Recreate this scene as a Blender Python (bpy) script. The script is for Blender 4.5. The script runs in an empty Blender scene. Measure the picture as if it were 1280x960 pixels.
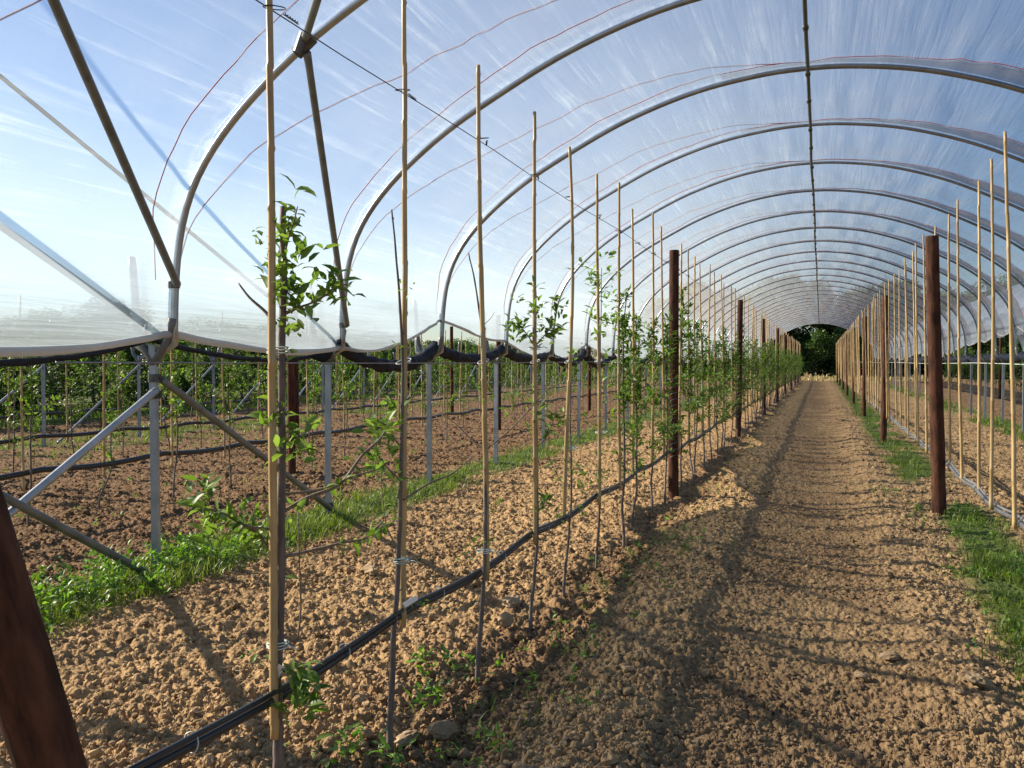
import bpy, math, random
import numpy as np
from mathutils import Vector

random.seed(7)
rng = np.random.default_rng(11)
SC = bpy.context.scene
COL = SC.collection
R = math.radians

# ------------------------------------------------------------------ camera frame
YAW, PITCH, FOC, CAMZ = R(19.22), R(1.45), 1107.0, 1.5
CAM = np.array([0.0, 0.0, CAMZ])
RT = np.array([math.cos(YAW), math.sin(YAW), 0.0])
FW = np.array([-math.sin(YAW) * math.cos(PITCH), math.cos(YAW) * math.cos(PITCH), -math.sin(PITCH)])
UP = np.cross(RT, FW)


def at(u, v, zc):
    return CAM + zc * (FW + (u - 640) / FOC * RT + (480 - v) / FOC * UP)


# ------------------------------------------------------------------ noise
def h2(ix, iy, s):
    ix = np.asarray(ix).astype(np.int64)
    iy = np.asarray(iy).astype(np.int64)
    n = (ix * 374761393 + iy * 668265263 + s * 1442695041) & 0xFFFFFFFF
    n = ((n ^ (n >> 13)) * 1274126177) & 0xFFFFFFFF
    n = ((n ^ (n >> 15)) * 2246822519) & 0xFFFFFFFF
    n = n ^ (n >> 16)
    return (n & 0xFFFFFF) / float(0x1000000)


def vnoise(x, y, s=0):
    x = np.asarray(x, float); y = np.asarray(y, float)
    ix = np.floor(x); iy = np.floor(y)
    fx = x - ix; fy = y - iy
    fx = fx * fx * (3 - 2 * fx); fy = fy * fy * (3 - 2 * fy)
    a = h2(ix, iy, s); b = h2(ix + 1, iy, s); c = h2(ix, iy + 1, s); d = h2(ix + 1, iy + 1, s)
    return (a * (1 - fx) + b * fx) * (1 - fy) + (c * (1 - fx) + d * fx) * fy


def fbm(x, y, s=0, o=3):
    v = 0; a = 0.5; t = 0
    for i in range(o):
        v = v + a * vnoise(x * 2 ** i, y * 2 ** i, s + 31 * i); t += a; a *= 0.5
    return v / t


def sm(a, b, x):
    t = np.clip((np.asarray(x, float) - a) / (b - a), 0, 1)
    return t * t * (3 - 2 * t)


# ------------------------------------------------------------------ mesh building
class MB:
    def __init__(self):
        self.v = []; self.f = []; self.n = 0; self.at = []

    def add(self, verts, *faces):
        verts = np.asarray(verts, float).reshape(-1, 3)
        for f in faces:
            f = np.asarray(f, int)
            if f.size:
                self.f.append(f + self.n)
        self.v.append(verts); self.n += len(verts)

    def tube(self, pts, rad, sides=8, cap=True, squash=None):
        pts = np.asarray(pts, float)
        n = len(pts)
        rad = np.broadcast_to(np.asarray(rad, float), (n,))
        tan = np.gradient(pts, axis=0)
        tan /= np.linalg.norm(tan, axis=1)[:, None] + 1e-12
        ref = np.array([0, 0, 1.0]) if abs(tan[:, 2]).mean() < 0.8 else np.array([0, 1.0, 0])
        a = np.cross(tan, ref); a /= np.linalg.norm(a, axis=1)[:, None] + 1e-12
        b = np.cross(a, tan)
        th = np.linspace(0, 2 * np.pi, sides, endpoint=False)
        c, s = np.cos(th), np.sin(th)
        v = pts[:, None, :] + rad[:, None, None] * (a[:, None, :] * c[None, :, None] + b[:, None, :] * s[None, :, None])
        i = np.arange(n - 1)[:, None] * sides; j = np.arange(sides)[None, :]; j2 = (j + 1) % sides
        q = np.stack([i + j, i + j2, i + sides + j2, i + sides + j], -1).reshape(-1, 4)
        fs = [q]
        v = v.reshape(-1, 3)
        if cap:
            fs.append(np.arange(sides)[None, ::-1])
            fs.append((np.arange(sides) + (n - 1) * sides)[None, :])
        self.add(v, *fs)

    def box(self, c, size, rz=0.0):
        c = np.asarray(c, float); hx, hy, hz = np.asarray(size) / 2
        p = np.array([[x, y, z] for z in (-hz, hz) for y in (-hy, hy) for x in (-hx, hx)])
        cs, sn = math.cos(rz), math.sin(rz)
        p = np.stack([p[:, 0] * cs - p[:, 1] * sn, p[:, 0] * sn + p[:, 1] * cs, p[:, 2]], 1) + c
        self.add(p, [[0, 2, 3, 1], [4, 5, 7, 6], [0, 1, 5, 4], [2, 6, 7, 3], [0, 4, 6, 2], [1, 3, 7, 5]])

    def mesh(self, name, mat, smooth=True):
        me = bpy.data.meshes.new(name)
        v = np.concatenate(self.v).astype(np.float32)
        me.vertices.add(len(v)); me.vertices.foreach_set('co', v.ravel())
        tot = np.concatenate([np.full(len(f), f.shape[1]) for f in self.f]).astype(np.int32)
        idx = np.concatenate([f.ravel() for f in self.f]).astype(np.int32)
        st = np.concatenate([[0], np.cumsum(tot)[:-1]]).astype(np.int32)
        me.loops.add(len(idx)); me.loops.foreach_set('vertex_index', idx)
        me.polygons.add(len(tot)); me.polygons.foreach_set('loop_start', st)
        me.polygons.foreach_set('loop_total', tot)
        me.polygons.foreach_set('use_smooth', np.full(len(tot), bool(smooth)))
        me.update(calc_edges=True)
        if mat: me.materials.append(mat)
        return me

    def build(self, name, mat, parent=None, smooth=True):
        return link(name, self.mesh(name, mat, smooth), parent)


def link(name, me, parent=None):
    o = bpy.data.objects.new(name, me); COL.objects.link(o)
    if parent is not None: o.parent = parent
    return o


def tag(o, label=None, cat=None, group=None, kind=None):
    if label: o['label'] = label
    if cat: o['category'] = cat
    if group: o['group'] = group
    if kind: o['kind'] = kind
    return o


def thing(name, label, cat, loc=(0, 0, 0), group=None):
    o = bpy.data.objects.new(name, None); COL.objects.link(o)
    o.location = [float(a) for a in loc]; o.empty_display_size = 0.1
    return tag(o, label, cat, group)


def smooth_path(p, n=None, k=8):
    p = np.asarray(p, float)
    q = np.vstack([2 * p[0] - p[1], p, 2 * p[-1] - p[-2]])
    out = []
    for i in range(1, len(q) - 2):
        t = np.linspace(0, 1, k, endpoint=False)[:, None]
        a, b, c, d = q[i - 1], q[i], q[i + 1], q[i + 2]
        out.append(0.5 * (2 * b + (c - a) * t + (2 * a - 5 * b + 4 * c - d) * t ** 2 + (3 * b - a - 3 * c + d) * t ** 3))
    out.append(p[-1:])
    out = np.vstack(out)
    if n:
        L = np.concatenate([[0], np.cumsum(np.linalg.norm(np.diff(out, axis=0), axis=1))])
        s = np.linspace(0, L[-1], n)
        out = np.stack([np.interp(s, L, out[:, i]) for i in range(out.shape[1])], 1)
    return out


# ------------------------------------------------------------------ materials
def new_mat(name):
    m = bpy.data.materials.new(name); m.use_nodes = True
    nt = m.node_tree; nt.nodes.clear()
    return m, nt


class N:
    def __init__(self, nt): self.nt = nt

    def __call__(self, t, **kw):
        n = self.nt.nodes.new(t)
        for k, v in kw.items():
            if k.startswith('_'): setattr(n, k[1:], v)
        for k, v in kw.items():
            if k.startswith('_'): continue
            key = int(k[1:]) if k[0] == 'i' and k[1:].isdigit() else k.replace('__', ' ')
            s = n.inputs[key]
            if hasattr(v, 'node') or isinstance(v, bpy.types.NodeSocket): self.nt.links.new(v, s)
            else: s.default_value = v
        return n

    def math(self, op, a, b=0.0, clamp=False):
        n = self('ShaderNodeMath', _operation=op, _use_clamp=clamp, i0=a, i1=b)
        return n.outputs[0]

    def mix(self, f, a, b):
        n = self('ShaderNodeMix', _data_type='RGBA')
        for s, v in ((n.inputs[0], f), (n.inputs[6], a), (n.inputs[7], b)):
            if isinstance(v, bpy.types.NodeSocket): self.nt.links.new(v, s)
            else: s.default_value = v if not isinstance(v, tuple) else (*v, 1)[:4]
        return n.outputs[2]

    def ramp(self, f, stops):
        n = self('ShaderNodeValToRGB'); e = n.color_ramp.elements
        while len(e) < len(stops): e.new(0.5)
        for el, (p, c) in zip(e, stops):
            el.position = p; el.color = (*c, 1) if isinstance(c, tuple) else (c, c, c, 1)
        self.nt.links.new(f, n.inputs[0])
        return n.outputs[0]

    def out(self, sh): self('ShaderNodeOutputMaterial', Surface=sh)


def simple(name, c1, c2, scale=(8, 8, 8), rough=0.6, metal=0.0, bump=0.0, bscale=None, spec=0.5, detail=4):
    m, nt = new_mat(name); n = N(nt)
    tc = n('ShaderNodeTexCoord'); mp = n('ShaderNodeMapping', Vector=tc.outputs['Object'], Scale=scale)
    oi = n('ShaderNodeObjectInfo')
    ad = n('ShaderNodeVectorMath', _operation='ADD', i0=mp.outputs[0], i1=n('ShaderNodeCombineXYZ', X=n.math('MULTIPLY', oi.outputs['Random'], 37.0)).outputs[0])
    no = n('ShaderNodeTexNoise', Vector=ad.outputs[0], Scale=1.0, Detail=detail, Roughness=0.6)
    f = n.ramp(no.outputs[0], [(0.3, 0.0), (0.7, 1.0)])
    col = n.mix(f, c1, c2)
    hsv = n('ShaderNodeHueSaturation', Color=col, Value=n.math('ADD', n.math('MULTIPLY', oi.outputs['Random'], 0.3), 0.85))
    p = n('ShaderNodeBsdfPrincipled', Base__Color=hsv.outputs[0], Roughness=rough, Metallic=metal)
    p.inputs['Specular IOR Level'].default_value = spec
    if bump:
        b = n('ShaderNodeBump', Strength=bump, Distance=0.02, Height=no.outputs[0]); nt.links.new(b.outputs[0], p.inputs['Normal'])
    n.out(p.outputs[0])
    return m


def leaf_mat(name, c1, c2, trans=0.35, var=0.5, rough=0.45):
    m, nt = new_mat(name); n = N(nt)
    g = n('ShaderNodeNewGeometry')
    oi = n('ShaderNodeObjectInfo')
    col = n.mix(g.outputs['Random Per Island'], c1, c2)
    hsv = n('ShaderNodeHueSaturation', Color=col, Value=n.math('ADD', n.math('MULTIPLY', oi.outputs['Random'], var), 1 - var / 2))
    p = n('ShaderNodeBsdfPrincipled', Base__Color=hsv.outputs[0], Roughness=rough)
    p.inputs['Specular IOR Level'].default_value = 0.4
    t2 = n('ShaderNodeHueSaturation', Color=hsv.outputs[0], Saturation=1.15, Value=1.5)
    t = n('ShaderNodeBsdfTranslucent', Color=t2.outputs[0])
    mx = n('ShaderNodeMixShader', i0=trans, i1=p.outputs[0], i2=t.outputs[0])
    n.out(mx.outputs[0])
    return m


M = {}
M['steel'] = simple('galvanised_steel', (0.23, 0.26, 0.29), (0.37, 0.40, 0.43), (6, 6, 6), 0.42, 0.55, 0.02)
M['steel_old'] = simple('weathered_steel', (0.10, 0.105, 0.105), (0.19, 0.195, 0.19), (9, 9, 9), 0.5, 0.35, 0.05)
M['clamp'] = simple('dark_clamp', (0.05, 0.05, 0.05), (0.11, 0.11, 0.11), (20, 20, 20), 0.5, 0.5)
M['ridge'] = simple('ridge_pipe_metal', (0.05, 0.055, 0.05), (0.10, 0.105, 0.09), (8, 2, 8), 0.5, 0.4)
M['cane'] = simple('bamboo', (0.33, 0.21, 0.085), (0.56, 0.39, 0.175), (30, 30, 5), 0.45, 0.0, 0.1)
M['bark'] = simple('young_bark', (0.085, 0.065, 0.055), (0.20, 0.155, 0.125), (60, 60, 9), 0.7, 0.0, 0.3)
M['twig'] = simple('twig_bark', (0.12, 0.08, 0.055), (0.26, 0.19, 0.12), (60, 60, 30), 0.65, 0.0, 0.1)
M['post'] = simple('rust_brown_timber', (0.022, 0.011, 0.008), (0.135, 0.058, 0.034), (20, 20, 4.5), 0.9, 0.0, 0.7, spec=0.15, detail=9)
M['hose'] = simple('black_polythene', (0.012, 0.012, 0.013), (0.03, 0.03, 0.032), (3, 3, 3), 0.35, 0.0, 0.02)
M['hose_dusty'] = simple('dusty_polythene', (0.10, 0.10, 0.11), (0.20, 0.20, 0.20), (3, 3, 3), 0.4)
M['wire'] = simple('grey_wire', (0.16, 0.16, 0.16), (0.30, 0.30, 0.30), (5, 5, 5), 0.4, 0.6)
M['wire_dark'] = simple('dark_wire', (0.03, 0.03, 0.035), (0.06, 0.06, 0.06), (5, 5, 5), 0.5, 0.3)
M['rope'] = simple('red_polyprop_rope', (0.36, 0.07, 0.05), (0.50, 0.14, 0.10), (9, 9, 9), 0.7)
M['tie'] = simple('pale_tie', (0.45, 0.52, 0.48), (0.6, 0.66, 0.6), (9, 9, 9), 0.5)
M['white'] = simple('white_plastic_tag', (0.72, 0.72, 0.70), (0.82, 0.82, 0.80), (5, 5, 5), 0.45)
M['stone'] = simple('buff_stone', (0.22, 0.14, 0.075), (0.40, 0.28, 0.155), (14, 14, 14), 0.9, 0.0, 0.4)
M['trunk_far'] = simple('orchard_bark', (0.07, 0.055, 0.04), (0.16, 0.125, 0.09), (8, 8, 2), 0.8, 0, 0.3)
M['leaf'] = leaf_mat('young_leaf', (0.11, 0.19, 0.035), (0.25, 0.36, 0.085), 0.45, 0.3)
M['leaf_row'] = leaf_mat('row_leaf', (0.07, 0.135, 0.022), (0.17, 0.26, 0.055), 0.42, 0.4)
M['leaf_dark'] = leaf_mat('orchard_leaf', (0.035, 0.075, 0.014), (0.10, 0.165, 0.036), 0.3, 0.5)
M['leaf_wood'] = leaf_mat('woodland_leaf', (0.04, 0.085, 0.018), (0.10, 0.165, 0.04), 0.3, 0.5)
M['grass'] = leaf_mat('strip_grass', (0.07, 0.12, 0.018), (0.20, 0.25, 0.05), 0.4, 0.1)
M['weed'] = leaf_mat('broad_weeds', (0.10, 0.20, 0.03), (0.20, 0.34, 0.06), 0.4, 0.1)
M['dry'] = leaf_mat('dry_grass', (0.30, 0.24, 0.11), (0.42, 0.35, 0.18), 0.3, 0.1)


def net_mat():
    m, nt = new_mat('black_netting'); n = N(nt)
    tc = n('ShaderNodeTexCoord')
    mp = n('ShaderNodeMapping', Vector=tc.outputs['Object'], Scale=(14, 5, 14), Rotation=(0.5, 0.3, 0.4))
    no = n('ShaderNodeTexNoise', Vector=mp.outputs[0], Scale=1.0, Detail=5, Roughness=0.65)
    col = n.mix(n.ramp(no.outputs[0], [(0.35, 0.0), (0.7, 1.0)]), (0.005, 0.007, 0.012), (0.018, 0.024, 0.042))
    b = n('ShaderNodeBump', Strength=0.8, Distance=0.03, Height=no.outputs[0])
    p = n('ShaderNodeBsdfPrincipled', Base__Color=col, Roughness=0.7, Normal=b.outputs[0])
    p.inputs['Specular IOR Level'].default_value = 0.2
    n.out(p.outputs[0]); return m


M['net'] = net_mat()


def film_mat(name, tint, haze0, haze1, streak=0.25, lower=0.0):
    m, nt = new_mat(name); n = N(nt)
    uv = n('ShaderNodeUVMap', _uv_map='UVMap')
    # creases run along the tunnel; dust is patchy
    mp = n('ShaderNodeMapping', Vector=uv.outputs[0], Scale=(8.5, 0.36, 1), Rotation=(0, 0, 0.05))
    n1 = n('ShaderNodeTexNoise', Vector=mp.outputs[0], Scale=1.0, Detail=4, Roughness=0.6, Distortion=0.6)
    mp2 = n('ShaderNodeMapping', Vector=uv.outputs[0], Scale=(21, 0.75, 1), Rotation=(0, 0, -0.10))
    n2 = n('ShaderNodeTexNoise', Vector=mp2.outputs[0], Scale=1.0, Detail=3, Roughness=0.6)
    n3 = n('ShaderNodeTexNoise', Vector=uv.outputs[0], Scale=0.9, Detail=5, Roughness=0.65)
    s1 = n.ramp(n1.outputs[0], [(0.55, 0.0), (0.70, 1.0)])
    s2 = n.ramp(n2.outputs[0], [(0.58, 0.0), (0.70, 1.0)])
    s3 = n.ramp(n3.outputs[0], [(0.40, 0.0), (0.75, 1.0)])
    st = n.math('ADD', n.math('MULTIPLY', s1, 0.55), n.math('MULTIPLY', s2, 0.45))
    st = n.math('MULTIPLY', st, n.math('ADD', n.math('MULTIPLY', s3, 0.8), 0.35))
    lw = n('ShaderNodeLayerWeight', Blend=0.5)
    fac = lw.outputs['Facing']
    hz = n.math('ADD', n.math('MULTIPLY', n.math('POWER', fac, 1.7), haze1), haze0)
    hz = n.math('ADD', hz, n.math('MULTIPLY', st, streak))
    hz = n.math('ADD', hz, n.math('MULTIPLY', s3, 0.05))
    # film crumples over each hoop; its sunlit white edge is painted in as haze
    su = n('ShaderNodeSeparateXYZ', Vector=uv.outputs[0])
    fr_ = n.math('FRACT', n.math('DIVIDE', n.math('SUBTRACT', su.outputs[1], 5.03 - 23.0), 2.3))
    near = n('ShaderNodeMapRange', Value=fr_, i1=0.925, i2=0.985, i3=0.0, i4=1.0).outputs[0]
    mp4 = n('ShaderNodeMapping', Vector=uv.outputs[0], Scale=(7, 9, 1), Rotation=(0, 0, 0.5))
    n4 = n('ShaderNodeTexNoise', Vector=mp4.outputs[0], Scale=1.0, Detail=5, Roughness=0.7, Distortion=1.0)
    s4 = n.ramp(n4.outputs[0], [(0.42, 0.15), (0.66, 1.0)])
    hz = n.math('ADD', hz, n.math('MULTIPLY', n.math('MULTIPLY', near, s4), 0.24 if lower else 0.0))
    if lower:
        ge = n('ShaderNodeNewGeometry'); sx = n('ShaderNodeSeparateXYZ', Vector=ge.outputs['Position'])
        lo = n('ShaderNodeMapRange', Value=sx.outputs['Z'], i1=3.0, i2=1.75, i3=0.0, i4=lower)
        hz = n.math('ADD', hz, lo.outputs[0])
    hz = n.math('MINIMUM', hz, 0.92)
    hgt = n.math('ADD', n.math('MULTIPLY', n1.outputs[0], 1.0), n.math('MULTIPLY', n2.outputs[0], 0.5))
    bp = n('ShaderNodeBump', Strength=0.35, Distance=0.03, Height=hgt)
    tr = n('ShaderNodeBsdfTransparent', Color=(*tint, 1))
    tl = n('ShaderNodeBsdfTranslucent', Color=(0.70, 0.79, 0.88, 1), Normal=bp.outputs[0])
    df = n('ShaderNodeBsdfDiffuse', Color=(0.62, 0.70, 0.78, 1), Normal=bp.outputs[0])
    sc = n('ShaderNodeMixShader', i0=0.35, i1=tl.outputs[0], i2=df.outputs[0])
    a = n('ShaderNodeMixShader', i0=hz, i1=tr.outputs[0], i2=sc.outputs[0])
    if lower:
        # the skirt is old, scuffed film: it blurs what stands behind it
        rf = n('ShaderNodeBsdfRefraction', Color=(0.93, 0.95, 0.97, 1), Roughness=0.62, IOR=1.16, Normal=bp.outputs[0])
        bl = n('ShaderNodeMapRange', Value=sx.outputs['Z'], i1=2.4, i2=1.75, i3=0.0, i4=0.50)
        a = n('ShaderNodeMixShader', i0=bl.outputs[0], i1=a.outputs[0], i2=rf.outputs[0])
    gl = n('ShaderNodeBsdfGlossy', Color=(1, 1, 1, 1), Roughness=0.16, Normal=bp.outputs[0])
    fr = n.math('ADD', n.math('MULTIPLY', n.math('POWER', fac, 5.0), 0.55), 0.05)
    b = n('ShaderNodeMixShader', i0=fr, i1=a.outputs[0], i2=gl.outputs[0])
    n.out(b.outputs[0]); return m


M['film'] = film_mat('polythene_film', (0.90, 0.94, 0.985), 0.07, 0.42, 0.38, 0.42)
M['strip'] = film_mat('shade_tinted_film', (0.56, 0.55, 0.57), 0.16, 0.3, 0.25)  # greyer tint that paints in the shade between rope and hoop


def hem_mat():
    m, nt = new_mat('rolled_film_hem'); n = N(nt)
    tc = n('ShaderNodeTexCoord'); mp = n('ShaderNodeMapping', Vector=tc.outputs['Object'], Scale=(9, 2.5, 9))
    no = n('ShaderNodeTexNoise', Vector=mp.outputs[0], Scale=1.0, Detail=4)
    col = n.mix(no.outputs[0], (0.46, 0.455, 0.44), (0.70, 0.70, 0.69))
    p = n('ShaderNodeBsdfPrincipled', Base__Color=col, Roughness=0.35)
    t = n('ShaderNodeBsdfTranslucent', Color=(0.5, 0.5, 0.5, 1))
    mx = n('ShaderNodeMixShader', i0=0.45, i1=p.outputs[0], i2=t.outputs[0])
    n.out(mx.outputs[0]); return m


M['hem'] = hem_mat()


def soil_mat(name, clod=False):
    m, nt = new_mat(name); n = N(nt)
    ge = n('ShaderNodeNewGeometry')
    pos = ge.outputs['Position']
    no = n('ShaderNodeTexNoise', Vector=pos, Scale=2.3, Detail=6, Roughness=0.65)
    nf = n('ShaderNodeTexNoise', Vector=pos, Scale=45.0, Detail=4, Roughness=0.7)
    vo = n('ShaderNodeTexVoronoi', Vector=pos, Scale=34.0)
    vc = n('ShaderNodeSeparateColor', Color=vo.outputs['Color'])
    moist = n('ShaderNodeAttribute', _attribute_name='moist').outputs['Fac']
    green = n('ShaderNodeAttribute', _attribute_name='green').outputs['Fac']
    pale = n.mix(nf.outputs[0], (0.27, 0.165, 0.077), (0.49, 0.33, 0.168))
    dark = n.mix(nf.outputs[0], (0.105, 0.060, 0.031), (0.23, 0.14, 0.074))
    mf = n.math('ADD', moist, n.math('MULTIPLY', n.math('SUBTRACT', no.outputs[0], 0.5), 0.9))
    mf = n.math('ADD', mf, n.math('MULTIPLY', n.math('SUBTRACT', vc.outputs[0], 0.5), 0.55), clamp=True)
    col = n.mix(mf, pale, dark)
    if clod:
        col = n('ShaderNodeHueSaturation', Color=col, Saturation=0.95, Value=n.math('ADD', n.math('MULTIPLY', ge.outputs['Random Per Island'], 0.75), 0.58)).outputs[0]
    gn = n.mix(nf.outputs[0], (0.05, 0.075, 0.018), (0.12, 0.16, 0.04))
    gf = n.math('SUBTRACT', n.math('MULTIPLY', green, 1.5), n.math('MULTIPLY', no.outputs[0], 0.7), clamp=True)
    col = n.mix(gf, col, gn)
    h = n.math('ADD', n.math('MULTIPLY', nf.outputs[0], 0.6), n.math('MULTIPLY', vo.outputs['Distance'], -0.7))
    b = n('ShaderNodeBump', Strength=0.75, Distance=0.025, Height=h)
    p = n('ShaderNodeBsdfPrincipled', Base__Color=col, Roughness=0.95, Normal=b.outputs[0])
    p.inputs['Specular IOR Level'].default_value = 0.1
    n.out(p.outputs[0]); return m


M['soil'] = soil_mat('tilled_soil')
M['clod'] = soil_mat('loose_clods', True)

# ------------------------------------------------------------------ layout
XC, W, BAY, Y0 = -0.18, 4.22, 2.3, 5.03          # tunnel centre line, half width, hoop spacing, first framed hoop
K0, K1 = -1, 30
XL, XR = XC - W, XC + W                           # leg lines
ROW_A, ROW_B, ROW_C, ROW_D, ROW_E = -1.55, 1.12, -6.85, -10.3, -15.6
ROW_G = 6.95
POST_Y0, POST_D = 9.85, 8.15


def base_h(x, y):
    x = np.asarray(x, float); y = np.asarray(y, float)
    h = 0.05 * (fbm(x * 0.9, y * 0.35, 3) - 0.5)
    h = h + 0.026 * np.exp(-((x + 0.95) / 0.28) ** 2) * (0.5 + vnoise(x * 0, y * 0.8, 9))
    h = h + 0.035 * np.exp(-((x - 0.62) / 0.22) ** 2) * (0.4 + vnoise(x * 0, y * 0.9, 19))
    h = h - 0.035 * np.exp(-(x / 0.5) ** 2)
    h = h + 0.04 * np.exp(-((x - XL) / 0.4) ** 2)
    h = h + 0.04 * np.exp(-((x + 2.1) / 0.35) ** 2) * vnoise(x * 0 + 3, y * 0.7, 29)
    return h


def gz(x, y): return float(base_h(np.array([x]), np.array([y]))[0])


def clod_layer(x, y, sc, seed, prob, asp):
    gx = np.floor(x / sc); gy = np.floor(y / sc)
    best = np.zeros_like(x)
    for dx in (-1, 0, 1):
        for dy in (-1, 0, 1):
            cx, cy = gx + dx, gy + dy
            r1, r2, r3, r4, r5 = (h2(cx, cy, seed + i) for i in range(5))
            px = x / sc - (cx + 0.15 + 0.7 * r1); py = y / sc - (cy + 0.15 + 0.7 * r2)
            rad = 0.28 + 0.42 * r3 ** 1.5
            a = r5 * math.pi
            d = 0
            for j in range(3):
                c, s = np.cos(a + j * 1.05), np.sin(a + j * 1.05)
                d = np.maximum(d, np.abs(px * c + py * s) * (0.85 + 0.3 * h2(cx, cy, seed + 11 + j)))
            e = np.sqrt(px * px + py * py)
            q = (0.55 * d + 0.5 * e) / rad
            t = 1 + 0.9 * (px * np.cos(a * 5) + py * np.sin(a * 5))
            hh = np.sqrt(np.clip(1 - q * q, 0, 1)) * rad * asp * t * (r4 < prob)
            best = np.maximum(best, hh)
    return best * sc


def clod_h(x, y, dist):
    wx = x + 0.03 * (vnoise(x * 14, y * 14, 71) - 0.5) + 0.012 * (vnoise(x * 60, y * 60, 73) - 0.5)
    wy = y + 0.03 * (vnoise(x * 14, y * 14, 72) - 0.5) + 0.012 * (vnoise(x * 45, y * 45, 74) - 0.5)
    fine = np.exp(-((x - 0.05) / 0.75) ** 2)                      # finer, pressed tilth down the alley
    big = clod_layer(wx, wy, 0.088, 101, 0.22, 0.7) * (1 - 0.75 * fine)
    mid = clod_layer(wx, wy, 0.046, 201, 0.65, 0.9) * (1 - 0.5 * fine)
    sml = clod_layer(wx, wy, 0.025, 301, 0.85, 0.95)
    tin = clod_layer(wx, wy, 0.015, 401, 0.85, 0.9) * (dist < 7)
    h = np.maximum(big, mid * 0.95) + 0.75 * sml * (1 - 0.5 * sm(0.012, 0.04, big)) * (1 - 0.8 * sm(4.5, 9, dist)) + 0.7 * tin * (1 - sm(3.5, 7, dist))
    return h * (1.0 - 0.5 * sm(14, 60, dist))


def green_mask(x, y):
    nz = fbm(x * 2.2, y * 0.9, 55)
    g = np.exp(-((x - XL) / 0.42) ** 4) * sm(0.25, 0.5, nz + 0.12)
    g = np.maximum(g, np.exp(-((x - 1.27) / 0.36) ** 4) * sm(0.36, 0.62, nz + 0.02 + 0.16 * sm(12, 20, y)))
    g = np.maximum(g, 0.34 * np.exp(-((x + 1.2) / 0.22) ** 4) * sm(0.42, 0.7, nz + 0.15 * sm(9, 16, y)))
    g = np.maximum(g, np.exp(-((x - XR) / 0.45) ** 4) * sm(0.3, 0.6, nz))
    g = np.maximum(g, 0.75 * np.exp(-((x + 13.2) / 1.6) ** 4) * sm(0.35, 0.6, nz))
    g = np.maximum(g, 0.85 * sm(-16.6, -18.5, x) * sm(0.2, 0.5, nz + 0.1))
    g = np.maximum(g, 0.35 * np.exp(-((x + 10.6) / 0.5) ** 4) * sm(0.4, 0.6, nz))
    g = np.maximum(g, 0.4 * sm(78, 82, y))
    return np.clip(g, 0, 1)


def moist_mask(x, y):
    n1 = fbm(x * 1.6, y * 0.35, 91); n2 = fbm(x * 0.8, y * 1.4, 92)
    m = 0.30 + 0.30 * np.exp(-((x + 0.08) / 0.66) ** 2) * sm(0.28, 0.6, n1 + 0.10)
    m = m + 0.50 * (n2 - 0.5)
    m = m + 0.55 * np.exp(-((x + 1.42) / 0.28) ** 2)
    m = m - 0.35 * np.exp(-((x + 0.9) / 0.26) ** 2) - 0.2 * np.exp(-((x + 2.6) / 0.8) ** 2) - 0.2 * np.exp(-((x - 0.75) / 0.2) ** 2)
    m = m + 0.78 * sm(-4.4, -5.2, x) + 0.55 * sm(3.9, 4.9, x)
    return np.clip(m, 0, 1)


# ------------------------------------------------------------------ ground sheet
def ground():
    view = math.pi / 2 + YAW
    dense = np.linspace(-R(41), R(41), 1080)
    rest = np.linspace(R(41), 2 * math.pi - R(41), 70)[1:-1]
    th = np.concatenate([dense, rest]) + view
    v = np.concatenate([np.linspace(1 / 1.75, 1 / 9.0, 820), np.linspace(1 / 9.0, 1 / 90.0, 330)[1:]])
    rr = np.concatenate([[0.02, 0.5, 1.0, 1.3, 1.5, 1.62], 1 / v, [120, 170, 250, 400, 700, 1200, 2000]])
    T, Rr = np.meshgrid(th, rr)
    X = Rr * np.cos(T); Y = Rr * np.sin(T)
    D = Rr
    Z = base_h(X, Y) * (1 - sm(80, 140, D))
    isd = np.zeros_like(T, bool); isd[:, :1080] = True
    g = green_mask(X, Y)
    C = clod_h(X.ravel(), Y.ravel(), D.ravel()).reshape(X.shape) - 0.02
    C = C + 0.007 * (vnoise(X * 75, Y * 75, 61) - 0.5) + 0.004 * (vnoise(X * 160, Y * 160, 62) - 0.5) * (D < 8) + 0.0004 * rng.normal(size=C.shape)
    Z = Z + np.where(isd & (D < 110) & (D > 1.6), C * (1 - 0.5 * g), 0)
    nr, nt = X.shape
    i = np.arange(nr - 1)[:, None] * nt; j = np.arange(nt)[None, :]; j2 = (j + 1) % nt
    q = np.stack([i + j, i + nt + j, i + nt + j2, i + j2], -1).reshape(-1, 4)
    mb = MB(); mb.add(np.stack([X, Y, Z], -1).reshape(-1, 3), q, np.arange(nt)[None, :])
    o = mb.build('ground', M['soil'], None, False)
    fr = np.repeat(0.5 * (rr[:-1] + rr[1:]), nt) > 4.2
    o.data.polygons.foreach_set('use_smooth', np.concatenate([fr, [True]]))
    for nm, arr in (('moist', moist_mask(X, Y)), ('green', g)):
        a = o.data.attributes.new(nm, 'FLOAT', 'POINT'); a.data.foreach_set('value', arr.ravel().astype(np.float32))
    tag(o, 'light brown tilled soil with clods under and around the tunnels', 'ground', kind='structure')


ground()


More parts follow.
